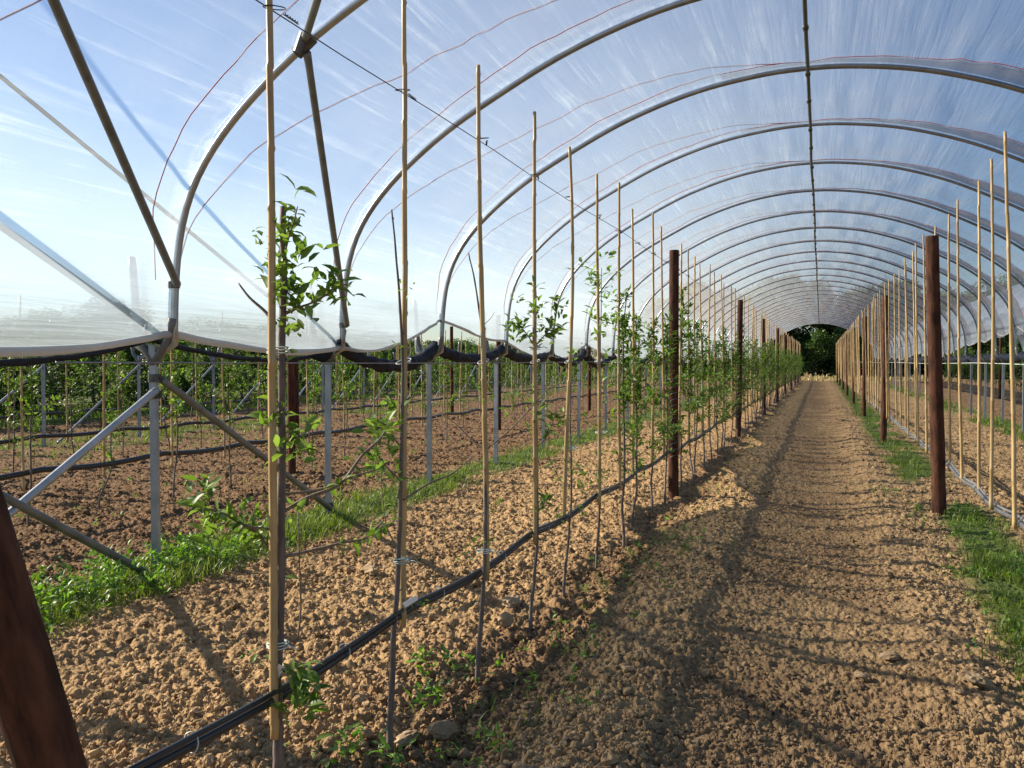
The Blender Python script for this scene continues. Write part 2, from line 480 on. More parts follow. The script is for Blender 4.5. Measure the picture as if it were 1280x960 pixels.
# ------------------------------------------------------------------ loose clods and stones
def ico(sub):
    t = (1 + 5 ** 0.5) / 2
    v = [(-1, t, 0), (1, t, 0), (-1, -t, 0), (1, -t, 0), (0, -1, t), (0, 1, t), (0, -1, -t), (0, 1, -t), (t, 0, -1), (t, 0, 1), (-t, 0, -1), (-t, 0, 1)]
    f = [(0, 11, 5), (0, 5, 1), (0, 1, 7), (0, 7, 10), (0, 10, 11), (1, 5, 9), (5, 11, 4), (11, 10, 2), (10, 7, 6), (7, 1, 8), (3, 9, 4), (3, 4, 2), (3, 2, 6), (3, 6, 8), (3, 8, 9), (4, 9, 5), (2, 4, 11), (6, 2, 10), (8, 6, 7), (9, 8, 1)]
    v = [np.array(p) / np.linalg.norm(p) for p in v]
    for _ in range(sub):
        cache = {}; nf = []

        def mid(a, b):
            k = (min(a, b), max(a, b))
            if k not in cache:
                p = v[a] + v[b]; v.append(p / np.linalg.norm(p)); cache[k] = len(v) - 1
            return cache[k]
        for a, b, c in f:
            ab, bc, ca = mid(a, b), mid(b, c), mid(c, a)
            nf += [(a, ab, ca), (b, bc, ab), (c, ca, bc), (ab, bc, ca)]
        f = nf
    return np.array(v), np.array(f)


def rock_verts(sub, r):
    v, f = ico(sub)
    for _ in range(6):
        d = r.normal(size=3); d /= np.linalg.norm(d); k = r.uniform(0.55, 0.9)
        p = v @ d
        v = v - np.clip(p - k, 0, None)[:, None] * d
    v = v * (1 + 0.10 * r.normal(size=(len(v), 1)))
    return v * np.array([1, r.uniform(0.65, 1), r.uniform(0.5, 0.85)]), f


def scatter_clods():
    fine_ = [rock_verts(1, rng) for _ in range(14)]; coarse = [rock_verts(0, rng) for _ in range(10)]
    mb = MB()
    for variants, n, d0, d1 in ((fine_, 32000, 1.9, 6.5), (coarse, 46000, 6.0, 34.0)):
        d = 1 / rng.uniform(1 / d1, 1 / d0, n)
        th = math.pi / 2 + YAW + rng.uniform(-R(37), R(37), n)
        x, y = d * np.cos(th), d * np.sin(th)
        al = np.exp(-((x - 0.05) / 0.7) ** 2)
        keep = (green_mask(x, y) < 0.35) & (rng.uniform(size=n) < 1 - 0.35 * al)
        x, y, d, al = x[keep], y[keep], d[keep], al[keep]; n = len(x)
        s = 0.005 + 0.013 * rng.uniform(size=n) ** 2.2 + 0.024 * (rng.uniform(size=n) > 0.965) * rng.uniform(size=n)
        s = s * (0.85 + np.minimum(d, 20) * 0.06) * (1 - 0.25 * al)
        z = base_h(x, y) + clod_h(x, y, d) - 0.02 + s * 0.15
        vi = rng.integers(0, len(variants), n); ang = rng.uniform(0, 6.28, n)
        for k, (vv, ff) in enumerate(variants):
            m = vi == k
            c, sn = np.cos(ang[m])[:, None], np.sin(ang[m])[:, None]
            X = (vv[None, :, 0] * c - vv[None, :, 1] * sn) * s[m][:, None] + x[m][:, None]
            Y = (vv[None, :, 0] * sn + vv[None, :, 1] * c) * s[m][:, None] + y[m][:, None]
            Z = vv[None, :, 2] * s[m][:, None] + z[m][:, None]
            nv = len(vv)
            F = (ff[None] + (np.arange(m.sum()) * nv)[:, None, None]).reshape(-1, 3)
            mb.add(np.stack([X, Y, Z], -1).reshape(-1, 3), F)
    o = mb.build('soil_clods', M['clod'], None, False)
    co = np.concatenate(mb.v)
    mo = moist_mask(co[:, 0], co[:, 1]) - 0.08
    a = o.data.attributes.new('moist', 'FLOAT', 'POINT'); a.data.foreach_set('value', mo.astype(np.float32))
    tag(o, 'loose crumbly clods of soil lying over the tilled ground', 'soil clods', kind='stuff')


scatter_clods()


def stone(u, v, zc_h, size, label):
    # where the photo shows one: on the ground, at the distance given by the picture row
    zc = CAMZ * FOC / (v - 452)
    p = at(u, v, zc)
    vv, ff = rock_verts(2, rng)
    mb = MB(); mb.add(vv * np.array(size), ff)
    o = mb.build('stone', M['stone'], None, False)
    o.location = (p[0], p[1], gz(p[0], p[1]) + size[2] * zc_h); o.rotation_euler = (rng.uniform(-.2, .2), rng.uniform(-.2, .2), rng.uniform(0, 6))
    tag(o, label, 'stone')


stone(553, 925, 0.7, (0.06, 0.045, 0.07), 'large upright brown stone in the shadow beside the second young tree')
stone(507, 925, 0.3, (0.08, 0.045, 0.035), 'long flat stone at the foot of the second young tree')
stone(640, 757, 0.4, (0.11, 0.075, 0.05), 'pale flat stone catching sun between the third and fourth young trees')
stone(634, 785, 0.7, (0.06, 0.05, 0.07), 'rounded stone in the shadow just before the fourth young tree')
stone(1080, 842, 0.4, (0.035, 0.055, 0.03), 'elongated pale stone lying in the middle of the tilled alley')
stone(1112, 822, 0.4, (0.05, 0.04, 0.03), 'buff rounded stone in the alley beyond the elongated pale one')
stone(1222, 868, 0.5, (0.055, 0.05, 0.045), 'buff stone at the alley edge nearest the grass strip under the bare canes')
stone(462, 462 + 255, 0.4, (0.09, 0.06, 0.05), 'tan stone on clods just behind the hose between the first two young trees')

# ------------------------------------------------------------------ tunnel shape
PROF = np.array([(-4.06, 1.3), (-4.06, 1.7), (-4.05, 2.0), (-4.00, 2.4), (-3.86, 2.76), (-3.55, 3.13), (-3.05, 3.52), (-2.5, 3.83), (-1.85, 4.14), (-1.1, 4.38), (-0.4, 4.49), (0, 4.505)])
PROF = np.vstack([PROF, PROF[:-1][::-1] * np.array([-1, 1])])
ARC = smooth_path(PROF, 401, 12)
for _ in range(30):
    ARC[1:-1] = 0.5 * ARC[1:-1] + 0.25 * (ARC[:-2] + ARC[2:])
SL = np.concatenate([[0], np.cumsum(np.linalg.norm(np.diff(ARC, axis=0), axis=1))])
STOT = SL[-1]
TN = np.gradient(ARC, axis=0); TN /= np.linalg.norm(TN, axis=1)[:, None]
NRM = np.stack([-TN[:, 1], TN[:, 0]], 1)          # outward


def arc_at(s):
    return (np.interp(s, SL, ARC[:, 0]), np.interp(s, SL, ARC[:, 1]), np.interp(s, SL, NRM[:, 0]), np.interp(s, SL, NRM[:, 1]))


def s_of_z_left(z): return np.interp(z, ARC[:150, 1], SL[:150])


def s_of_x(x): return np.interp(x, ARC[60:341, 0], SL[60:341])


Kw = np.array([0.0, 0.15, 0.32, 0.42, 0.5, 0.6, 0.72, 1.0]); Ww = np.array([0.15, 0.34, 0.46, 0.40, 0.22, 0.42, 0.85, 1.35])


def rope_w(s): return np.interp(s / STOT, Kw, Ww)


def film_pos(s, y, seed=0, off=0.036):
    x, z, nx, nz = arc_at(s)
    ph = (y - Y0) / BAY
    t = ph - np.floor(ph)
    bell = 4 * t * (1 - t)
    k1 = np.floor(ph) + 1
    yr = Y0 + k1 * BAY - rope_w(s)
    d = -0.05 * bell
    d = d - 0.035 * np.exp(-((y - yr) / 0.10) ** 2)
    wr = (fbm(s * 4.5 + 0.15 * y, y * 0.55, 401 + seed) - 0.5) * 0.045 + (vnoise(s * 14 - 0.6 * y, y * 1.1, 407 + seed) - 0.5) * 0.010
    low = np.exp(-(np.minimum(s, STOT - s) / 1.3) ** 2)
    d = d + wr * (0.25 + bell) * (1 + 0.8 * low)
    d = d + 0.10 * low * bell * (vnoise(s * 0.7, y * 0.45, 411 + seed) - 0.4)
    d = d + off
    return x + nx * d, z + nz * d


def edge_fn(zs):
    zs = np.asarray(zs)

    def f(y):
        k = (y - Y0) / BAY + 1
        i = np.clip(np.floor(k), 0, len(zs) - 2).astype(int); t = np.clip(k - i, 0, 1)
        tt = t * t * (3 - 2 * t) * 0.5 + t * 0.5
        return zs[i] * (1 - tt) + zs[i + 1] * tt - 0.10 * 4 * t * (1 - t) * (0.6 + 0.8 * h2(i, i * 0, 17))
    return f


def rest(seed, n, lo, hi):
    r = np.random.default_rng(seed); return list(r.uniform(lo, hi, n))


def film_sheet(xc, seed, el, er, parent, mat, y0, y1):
    ns, ny = 150, int((y1 - y0) / BAY * 14)
    ys = np.linspace(y0, y1, ny)
    sl = s_of_z_left(el(ys)); sr = STOT - s_of_z_left(er(ys))
    t = np.linspace(0, 1, ns)
    S = sl[None, :] + (sr - sl)[None, :] * t[:, None]
    Y = np.broadcast_to(ys[None, :], S.shape)
    X, Z = film_pos(S, Y, seed)
    v = np.stack([X + xc, Y, Z], -1).reshape(-1, 3)
    i = np.arange(ns - 1)[:, None] * ny; j = np.arange(ny - 1)[None, :]
    q = np.stack([i + j, i + j + 1, i + ny + j + 1, i + ny + j], -1).reshape(-1, 4)
    mb = MB(); mb.add(v, q)
    o = mb.build('film', mat, parent)
    uvl = o.data.uv_layers.new(name='UVMap')
    uv = np.stack([S + 0 * Y, Y], -1).reshape(-1, 2)
    uvl.data.foreach_set('uv', uv[q.ravel()].astype(np.float32).ravel())
    # rolled hems along both lower edges
    for ss, side in ((sl, -1), (sr, 1)):
        X, Z = film_pos(ss, ys, seed)
        p = np.stack([X + xc, ys, Z], 1)
        p[:, 2] += 0.012 * (vnoise(ys * 3, ys * 0, 5) - 0.5)
        r = (0.010 + 0.012 * (1 - sm(6.6, 8.2, ys))) + 0.010 * vnoise(ys * 2.3, ys * 0 + side, 8)
        h = MB(); h.tube(p, r, 7); h.build('hem', M['hem'], parent)
    return o


def shade_film_band(xc, seed, k, parent):  # added layer, tinted darker to stand for shaded film between rope and hoop
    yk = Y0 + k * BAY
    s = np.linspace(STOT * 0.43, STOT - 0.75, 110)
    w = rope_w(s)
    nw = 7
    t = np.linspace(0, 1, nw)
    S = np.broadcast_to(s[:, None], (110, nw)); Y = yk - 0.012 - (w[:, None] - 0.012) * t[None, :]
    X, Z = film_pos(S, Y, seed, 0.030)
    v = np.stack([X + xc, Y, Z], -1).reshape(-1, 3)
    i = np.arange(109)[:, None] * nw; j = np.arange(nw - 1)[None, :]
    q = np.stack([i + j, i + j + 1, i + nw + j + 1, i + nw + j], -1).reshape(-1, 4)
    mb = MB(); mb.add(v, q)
    o = mb.build('film_shade_band', M['strip'], parent)
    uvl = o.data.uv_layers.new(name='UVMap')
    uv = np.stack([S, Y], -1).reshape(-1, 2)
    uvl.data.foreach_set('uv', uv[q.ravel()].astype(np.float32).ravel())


def hoop_mesh(sides=10, r=0.0245):
    m = (ARC[:, 1] > 1.62)
    p = ARC[m][::4]
    pts = np.stack([p[:, 0], np.zeros(len(p)), p[:, 1]], 1)
    a = np.array([[-W + 0.01, 0, 1.50], [-W + 0.06, 0, 1.57]]); b = a * np.array([-1, 1, 1])
    pts = np.vstack([a, pts, b[::-1]])
    mb = MB(); mb.tube(pts, r, sides)
    return mb.mesh('hoop', M['hoop'])


M['hoop'] = simple('hoop_steel', (0.24, 0.26, 0.28), (0.38, 0.40, 0.42), (5, 5, 5), 0.3, 0.75, 0.03)
HOOP = hoop_mesh(10, 0.026); HOOP_FAR = hoop_mesh(8, 0.0205)


def leg_mesh():
    mb = MB()
    # rolled channel section post with a forked head
    prof = np.array([(-.027, -.022), (.027, -.022), (.027, .010), (.018, .022), (-.018, .022), (-.027, .010)])
    zs = np.array([-0.3, 1.62])
    v = np.array([(x, y, z) for z in zs for x, y in prof]); n = len(prof)
    q = [[i, (i + 1) % n, n + (i + 1) % n, n + i] for i in range(n)]
    mb.add(v, q, [list(range(n - 1, -1, -1))], [list(range(n, 2 * n))])
    return mb.mesh('leg', M['steel'], False)


LEG = leg_mesh()


def fork_mesh():
    mb = MB()
    for s in (-1, 1):
        mb.tube(smooth_path([(0, 0, 1.48), (s * 0.05, 0, 1.56), (s * 0.13, 0, 1.66), (s * 0.16, 0, 1.80)], 8), 0.030, 8)
    return mb.mesh('leg_head', M['steel_old'])


FORK = fork_mesh()


def clampring(p, r=0.043, h=0.03, name='clamp', parent=None, axis=(0, 0, 1)):
    a = np.array(axis, float); a /= np.linalg.norm(a)
    mb = MB(); mb.tube([np.array(p) - a * h, np.array(p) + a * h], r, 10)
    mb.tube([np.array(p) + (0.05, 0, 0), np.array(p) - (0.05, 0, 0)], 0.012, 6)
    return mb.build(name, M['clamp'], parent, False)


def pipe(name, a, b, r, mat, parent, bent=0.0):
    a = np.array(a, float); b = np.array(b, float)
    d = (b - a) / np.linalg.norm(b - a)
    mb = MB(); mb.tube([a, a + d * 0.04, a + d * 0.12, b - d * 0.12, b - d * 0.04, b], [r * 1.05, r * 1.05, r, r, r * 1.05, r * 1.05], 9)
    return mb.build(name, mat, parent)


def legs(parent, x, ks, fork=True):
    out = []
    for k in ks:
        o = link('leg', LEG, parent); y = Y0 + k * BAY
        o.location = (x, y, 0); o.rotation_euler = (random.uniform(-.006, .006), random.uniform(-.006, .006), random.uniform(-.1, .1))
        if fork:
            f = link('leg_head', FORK, o)
        out.append(o)
    return out


def ropes(xc, seed, k, parent):
    yk = Y0 + k * BAY
    s = np.linspace(0.75, STOT - 0.8, 90)
    xx = arc_at(s)[0]
    # one rope strays from this hoop's foot over to the next hoop
    f = np.interp(xx, [-4.06, -3.9, -2.8, -1.7, 0.0], [0.03, 0.25, 1.05, 1.35, BAY - 0.15])
    y = yk + f
    y = np.where(xx > 0, yk + BAY - rope_w(s), np.minimum(y, yk + BAY - rope_w(s)))
    X, Z = film_pos(s, y, seed, 0.042)
    mb = MB(); mb.tube(np.stack([X + xc, y, Z], 1), 0.0042, 5); mb.build('rope', M['rope'], parent)
    # the other lies almost along the hoop
    s2 = s[s < STOT * 0.52]
    y2 = yk - 0.02 - rope_w(s2) * np.interp(s2 / STOT, [0, 0.1, 0.52], [0.2, 1, 0.9])
    X, Z = film_pos(s2, y2, seed, 0.042)
    mb = MB(); mb.tube(np.stack([X + xc, y2, Z], 1), 0.0038, 5); mb.build('rope', M['rope'], parent)


def hoops(parent, xc, ks):
    for k in ks:
        o = link('hoop', HOOP if k < 3 else HOOP_FAR, parent); o.location = (xc, Y0 + k * BAY, 0)
        o.rotation_euler = (random.uniform(-.004, .004), 0, random.uniform(-.004, .004))


def hoop_feet(parent, xc, ks):
    # the arches are taken down for the season; only their feet still stand in the forked heads
    mb = MB(); m = (ARC[:, 1] > 1.62) & (ARC[:, 1] < 2.25) & (ARC[:, 0] < 0)
    p = ARC[m][::3]
    pts = np.vstack([[[-W + 0.01, 0, 1.50]], [[-W + 0.06, 0, 1.57]], np.stack([p[:, 0], 0 * p[:, 0], p[:, 1]], 1)])
    mb.tube(pts, 0.027, 9); me = mb.mesh('hoop_foot', M['steel'])
    for k in ks:
        for sgn in (0, math.pi):
            o = link('hoop_foot', me, parent); o.location = (xc, Y0 + k * BAY, 0); o.rotation_euler = (0, 0, sgn)


def prof_z(x): return float(np.interp(x, ARC[60:341, 0], ARC[60:341, 1]))


# ---- the tunnel we stand in
T = thing('polytunnel', 'clear film tunnel over the tilled alley, steel hoops receding to dark trees', 'polytunnel', (XC, Y0 - BAY, 0))
T['kind'] = 'thing'
TO = bpy.data.objects  # short alias
base = np.array([XC, Y0 - BAY, 0.0])


class Off:
    """parts are built in world coordinates; re-seat them on the thing's base afterwards"""
    def __init__(self, root): self.root = root; self.b = Vector(root.location)

    def close(self):
        for c in self.root.children:
            if 'seated' in c: continue
            c.location = c.location - self.b


ks = list(range(K0, K1 + 1))
el = edge_fn([1.60, 1.70, 1.63, 2.0, 1.80, 1.62, 1.85] + rest(3, 26, 1.60, 1.80))
er = edge_fn([2.1] * 8 + [2.26, 2.18, 2.06, 2.0, 1.92, 1.8, 1.72, 1.8, 1.9] + rest(4, 17, 1.6, 1.95))
film_sheet(XC, 0, el, er, T, M['film'], Y0 - BAY - 0.25, Y0 + K1 * BAY + 0.2)
for k in range(0, K1 + 1): shade_film_band(XC, 0, k, T)
hoops(T, XC, ks)
LL = legs(T, XL, ks); LR = legs(T, XR, ks)
for k in range(K0, K1): ropes(XC, 0, k, T)
# ridge pipe with couplers
mb = MB(); ys = np.linspace(Y0 - BAY, Y0 + K1 * BAY, 200)
zr = prof_z(0) - 0.062 - 0.03 * np.abs(np.sin((ys - Y0) / BAY * np.pi)) ** 2
mb.tube(np.stack([XC + 0.03 + 0.02 * (vnoise(ys * 0.5, ys * 0, 2) - 0.5), ys, zr], 1), 0.019, 8)
for k in ks:
    for dy in (0.0, 0.9):
        y = Y0 + k * BAY + dy
        if y < ys[-1]:
            z = float(np.interp(y, ys, zr)); mb.tube([(XC + 0.03, y - 0.035, z), (XC + 0.03, y + 0.035, z)], 0.027, 8)
mb.build('ridge_pipe', M['ridge'], T)
# braces in the end bays
XF = XC - 4.05
zf = 2.03
HX = XC - 3.0
yb = Y0 - BAY
for k in (-1, 0):
    pipe('brace', (XF + 0.06, Y0 + (k + 1) * BAY - 0.04, zf if k < 0 else 1.84), (HX + 0.02, Y0 + k * BAY, prof_z(-3.0) - 0.05), 0.026, M['steel_old'], T)
    clampring((XF, Y0 + (k + 1) * BAY, zf if k < 0 else 1.84), 0.04, 0.022, 'clamp', T)
p0 = np.array([HX, Y0, prof_z(-3.0)])
mb = MB(); mb.tube([p0 - (0.06, 0, 0.045), p0 + (0.06, 0, 0.045)], 0.046, 10); mb.tube([p0 + (-.02, -.05, -.06), p0 + (0.03, -.05, .06)], 0.03, 8)
mb.build('clamp', M['clamp'], T, False)
pipe('brace', p0 + (0.02, -0.03, 0.02), (XC - 0.87, yb, prof_z(-0.87) - 0.05), 0.026, M['steel_old'], T)
# lower braces between the first legs
pipe('brace', (XL + 0.05, Y0 - 0.05, 1.30), (XL + 0.02, yb, 0.02), 0.026, M['steel'], T)
pipe('brace', (XL + 0.07, yb, 1.36), (XL + 0.03, Y0 - 0.06, 0.0), 0.026, M['steel_old'], T)
pipe('brace', (XL + 0.03, Y0 + 0.03, 1.375), (XL + 0.05, Y0 + BAY - 0.05, 0.12), 0.026, M['steel_old'], T)
for z in (1.27, 1.385): clampring((XL, Y0, z), 0.046, 0.028, 'clamp', T)
clampring((XL, Y0 + BAY, 0.14), 0.046, 0.025, 'clamp', T)
Off(T).close()
for c in list(T.children): pass

# ---- the open frame next door on the far side of the galvanised legs
XCL = XC - 2 * W
TL = thing('tunnel_frame', 'uncovered frame of short steel legs beyond the planted row, braced in every bay', 'tunnel frame', (XCL, Y0 - BAY, 0))
ksl = list(range(-1, 26))
hoop_feet(TL, XCL, ksl)
legs(TL, XCL - W, ksl)
for k in range(-1, 24):
    pipe('brace', (XCL - W, Y0 + (k + 1) * BAY, 1.42), (XCL - W + 0.03, Y0 + k * BAY + 0.25, 0.05), 0.021, M['steel'], TL)
XFL = XCL + 4.05
for k in (-1, 0):
    a = np.array([XFL - 0.06, Y0 + (k + 1) * BAY - 0.04, 1.84]); b = np.array([XCL + 3.0, Y0 + k * BAY, prof_z(3.0) - 0.05])
    e = b if k < 0 else a + (b - a) * 2.0
    pipe('brace', a, e, 0.024 if k < 0 else 0.017, M['steel_old'], TL)
    if k == 0:
        pipe('end_mast', (e[0], e[1], -0.2), (e[0], e[1], e[2] + 0.1), 0.04, M['steel_old'], TL)
hoops(TL, XCL, [-1])
Off(TL).close()

# ---- the covered tunnel on the other side
XCR = XC + 2 * W
TR = thing('polytunnel', 'neighbouring film tunnel beyond the bare canes, seen under the hem', 'polytunnel', (XCR, Y0, 0))
ksr = list(range(1, 27))
elr = edge_fn([2.35] * 15 + rest(5, 18, 1.9, 2.2)); err = edge_fn([1.7] * 8 + rest(6, 25, 1.6, 1.8))
film_sheet(XCR, 7, elr, err, TR, M['film'], Y0 + BAY, Y0 + 26 * BAY)
hoops(TR, XCR, ksr)
legs(TR, XCR + W, ksr)
Off(TR).close()


# ------------------------------------------------------------------ rolled netting along the leg lines
def rolled_net(x, y0, y1, zl, zm, r, label, seed, edge):
    n = int((y1 - y0) * 18)
    ys = np.linspace(y0, y1, n)
    ph = (ys - Y0) / BAY; t = ph - np.floor(ph); k = np.floor(ph)
    sag = (4 * t * (1 - t)) ** 0.8
    a = h2(k, k * 0, seed); zmid = zm + 0.16 * (a - 0.5)
    z = zl * (1 - sag) + zmid * sag
    z = np.where(ys < Y0 + BAY * 0.95, edge(ys) - 0.045 - 0.02 * sag, z)
    xx = x + 0.05 * (vnoise(ys * 0.9, ys * 0, seed) - 0.5) + 0.05 * sag
    xx = np.where(ys < Y0 + BAY * 0.9, xx - 0.10, xx)
    sides = 18
    th = np.linspace(0, 2 * np.pi, sides, endpoint=False)
    rad = r * (0.90 + 0.10 * sag + 0.22 * (vnoise(ys * 2.6, ys * 0, seed + 1) - 0.5))
    rad = rad * np.where(ys < Y0 + BAY * 0.9, 0.26, 1.0)
    TH, YY = np.meshgrid(th, ys)
    tw = TH + YY * 2.1
    rr = rad[:, None] * (1 + 0.24 * (vnoise(np.cos(tw) * 2.2 + 9, YY * 5, seed + 2) + vnoise(np.sin(tw) * 2.2 + 9, YY * 5, seed + 3) - 1) + 0.34 * (vnoise(YY * 15 + 2.0 * np.cos(TH)*0.5 + 0.8 * np.sin(TH), YY * 0, seed + 4) - 0.5))
    X = xx[:, None] + rr * np.cos(TH); Z = z[:, None] + rr * np.sin(TH) * 0.92
    v = np.stack([X, YY, Z], -1).reshape(-1, 3)
    i = np.arange(n - 1)[:, None] * sides; j = np.arange(sides)[None, :]; j2 = (j + 1) % sides
    q = np.stack([i + j, i + j2, i + sides + j2, i + sides + j], -1).reshape(-1, 4)
    mb = MB(); mb.add(v, q, np.arange(sides)[None, ::-1], (np.arange(sides) + (n - 1) * sides)[None, :])
    o = mb.build('rolled_netting', M['net'])
    tag(o, label, 'netting')
    return o


rolled_net(XL + 0.075, Y0 - BAY, Y0 + K1 * BAY, 1.69, 1.485, 0.076, 'black netting rolled up in drooping loops along the legs past the young trees', 500, el)
rolled_net(XR - 0.02, Y0 + BAY, Y0 + K1 * BAY, 1.62, 1.51, 0.095, 'black netting rolled up along the legs behind the bare canes', 600, er)


# ------------------------------------------------------------------ timber posts
def post_mesh(h, r, seed):
    rr = np.random.default_rng(seed); mb = MB()
    zs = np.concatenate([np.linspace(-0.2, h - 0.01, 16), [h]])
    pts = np.stack([0.006 * np.sin(zs * 1.3 + seed), 0.006 * np.cos(zs * 1.1 + seed), zs], 1)
    rad = r * (1.04 - 0.08 * zs / h) * (1 + 0.02 * rr.normal(size=len(zs))); rad[-1] *= 0.93
    mb.tube(pts, rad, 16)
    return mb.mesh('timber_post', M['post'])


POSTS = [post_mesh(2.72, 0.055, s) for s in (1, 2, 3)]
ORD = ['first', 'second', 'third', 'fourth', 'fifth', 'sixth', 'seventh', 'eighth', 'ninth', 'tenth', 'eleventh', 'twelfth', 'thirteenth', 'fourteenth', 'fifteenth']
for i in range(8):
    y = POST_Y0 + POST_D * i
    for x, nm in ((ROW_A + 0.02, 'a'), (ROW_B, 'b')):
        o = link('timber_post', POSTS[(i + (nm == 'b')) % 3])
        yy = y + (0.0 if nm == 'a' else -0.15)
        o.location = (x, yy, gz(x, yy)); o.rotation_euler = (random.uniform(-.01, .01), random.uniform(-.012, .012), random.uniform(0, 6))
        if nm == 'b' and i == 0: o.rotation_euler = (0.0, -0.035, 0.4); o.scale = (1.18, 1.18, 1.01)
        row = 'in the row of young trees' if nm == 'a' else 'in the bare cane row'
        if i == 0: lab = 'rust-brown timber post ' + row + ', nearest upright one'
        else: lab = 'rust-brown timber post ' + row + ', ' + ORD[i] + ' along the alley'
        if nm == 'b' and i == 0: lab = 'thick reddish timber post leaning slightly in the bare cane row'
        tag(o, lab, 'post', 'timber posts along the alley')
        if nm == 'a' and i < 3:
            tw = MB()
            th = np.linspace(0, 26 * math.pi, 240)
            tw.tube(np.stack([0.0615 * np.cos(th), 0.0615 * np.sin(th), 0.42 + 0.9 * th / th[-1] + 0.02 * np.sin(th)], 1), 0.0022, 4)
            tw.build('twine', M['wire'], o)
# leaning end post close to the camera
o = link('timber_post', post_mesh(2.2, 0.066, 9)); o.location = (-1.56, 1.66, 0); o.rotation_euler = (R(12.5), R(-1.5), 0.6)
o.rotation_euler = (R(16), R(-2.0), 0.0)
tag(o, 'thick dark timber end post leaning outwards at the end of the tree row', 'post')
for i in range(5):
    for x, g, lab in ((ROW_D + 0.1, 'posts of the farther row', 'reddish timber post in the second row beyond the galvanised legs'),
                      (ROW_C + 0.1, 'posts of the next row', 'rust-red timber post in the first row beyond the galvanised legs')):
        o = link('timber_post', POSTS[i % 3]); y = (7.6 if x < -9 else 10.3) + POST_D * i
        o.location = (x, y, gz(x, y)); o.scale = (0.95, 0.95, 0.93); o.rotation_euler = (0, 0, i)
        tag(o, '%s, %s from the tunnel mouth' % (lab, ORD[i]), 'post', g)
for i in range(6):
    o = link('timber_post', POSTS[i % 3]); y = 19.5 + 5.2 * i
    o.location = (ROW_G - 0.1, y, 0); o.rotation_euler = (0, 0, i)
    tag(o, 'dark timber post standing in the neighbouring tunnel behind the black netting, %s along' % ORD[i], 'post', 'posts in the neighbouring tunnel')


# ------------------------------------------------------------------ leaves and trees
def leaf_geo(mb, pos, d, up, L, Wd, droop=0.35):
    pos, d, up = (np.asarray(a, float) for a in (pos, d, up))
    d = d / (np.linalg.norm(d, axis=1)[:, None] + 1e-9)
    side = np.cross(d, up); side /= np.linalg.norm(side, axis=1)[:, None] + 1e-9
    up = np.cross(side, d)
    L = np.asarray(L)[:, None]; Wd = np.asarray(Wd)[:, None]

    def P(t, w, lift, dr): return pos + d * L * t + side * Wd * w + up * (Wd * lift - L * dr)
    v = np.stack([P(0, 0, 0, 0), P(.32, -.5, .18, .03 * droop), P(.32, 0, 0, .03 * droop), P(.32, .5, .18, .03 * droop),
                  P(.68, -.42, .15, .18 * droop), P(.68, 0, 0, .2 * droop), P(.68, .42, .15, .18 * droop), P(1, 0, 0, .55 * droop)], 1)
    n = len(pos); b = (np.arange(n) * 8)[:, None, None]
    q = np.array([[1, 2, 5, 4], [2, 3, 6, 5]])[None] + b
    t = np.array([[0, 2, 1], [0, 3, 2], [4, 5, 7], [5, 6, 7]])[None] + b
    mb.add(v.reshape(-1, 3), q.reshape(-1, 4), t.reshape(-1, 3))


def rosette(mb, r, p, n, L=0.065, axis=(0, 0, 1), spread=1.0, jit=0.02):
    ax = np.array(axis, float); ax /= np.linalg.norm(ax)
    a = r.uniform(0, 6.28, n); el_ = r.uniform(-0.35, 0.9, n)
    d = np.stack([np.cos(a) * np.cos(el_), np.sin(a) * np.cos(el_), np.sin(el_)], 1) * spread + ax * 0.45
    up = np.tile([0, 0, 1.0], (n, 1)) + 0.5 * r.normal(size=(n, 3))
    l = L * r.uniform(0.55, 1.15, n)
    leaf_geo(mb, np.array(p) + jit * r.normal(size=(n, 3)), d, up, l, l * r.uniform(0.32, 0.44, n), r.uniform(0.1, 1.0))


def leafy_shoot(mb, r, pts, n, L=0.065):
    """alternate leaves along a path"""
    pts = np.asarray(pts, float)
    i = r.uniform(0, len(pts) - 1.001, n); k = i.astype(int); f = (i - k)[:, None]
    p = pts[k] * (1 - f) + pts[k + 1] * f
    tdir = pts[k + 1] - pts[k]; tdir /= np.linalg.norm(tdir, axis=1)[:, None] + 1e-9
    q = r.normal(size=(n, 3)); q -= (q * tdir).sum(1)[:, None] * tdir; q /= np.linalg.norm(q, axis=1)[:, None] + 1e-9
    d = q * 0.9 + tdir * 0.6 + np.array([0, 0, -0.1])
    l = L * r.uniform(0.5, 1.15, n)
    leaf_geo(mb, p, d, np.tile([0, 0, 1.0], (n, 1)) + 0.4 * r.normal(size=(n, 3)), l, l * r.uniform(0.32, 0.44, n), r.uniform(0.3, 1))


def cane_mesh(seed, r0=0.0135, z0=0.45, z1=2.92):
    r = np.random.default_rng(seed); mb = MB()
    nodes = []; z = z0 + 0.05
    while z < z1: nodes.append(z); z += r.uniform(0.17, 0.30)
    zs = [z0]; rad = [r0]
    bx, by, ph = r.normal() * 0.012, r.normal() * 0.012, r.uniform(0, 6)
    for a in nodes:
        for dz, k in ((-0.012, 1.0), (0, 1.17), (0.012, 1.0)):
            zs.append(a + dz); rad.append(k * r0)
    zs.append(z1); rad.append(r0)
    zs = np.array(zs); o = np.argsort(zs); zs = zs[o]; rad = np.array(rad)[o] * (1.05 - 0.35 * (zs - z0) / (z1 - z0))
    kink = 0.0011 * r.normal(size=(len(zs), 2))
    pts = np.stack([bx * np.sin(zs * 1.7 + ph) + kink[:, 0], by * np.sin(zs * 1.3 + ph) + kink[:, 1], zs], 1)
    mb.tube(pts, rad, 8)
    return mb.mesh('bamboo_cane', M['cane'])


CANES = [cane_mesh(s) for s in range(8)]


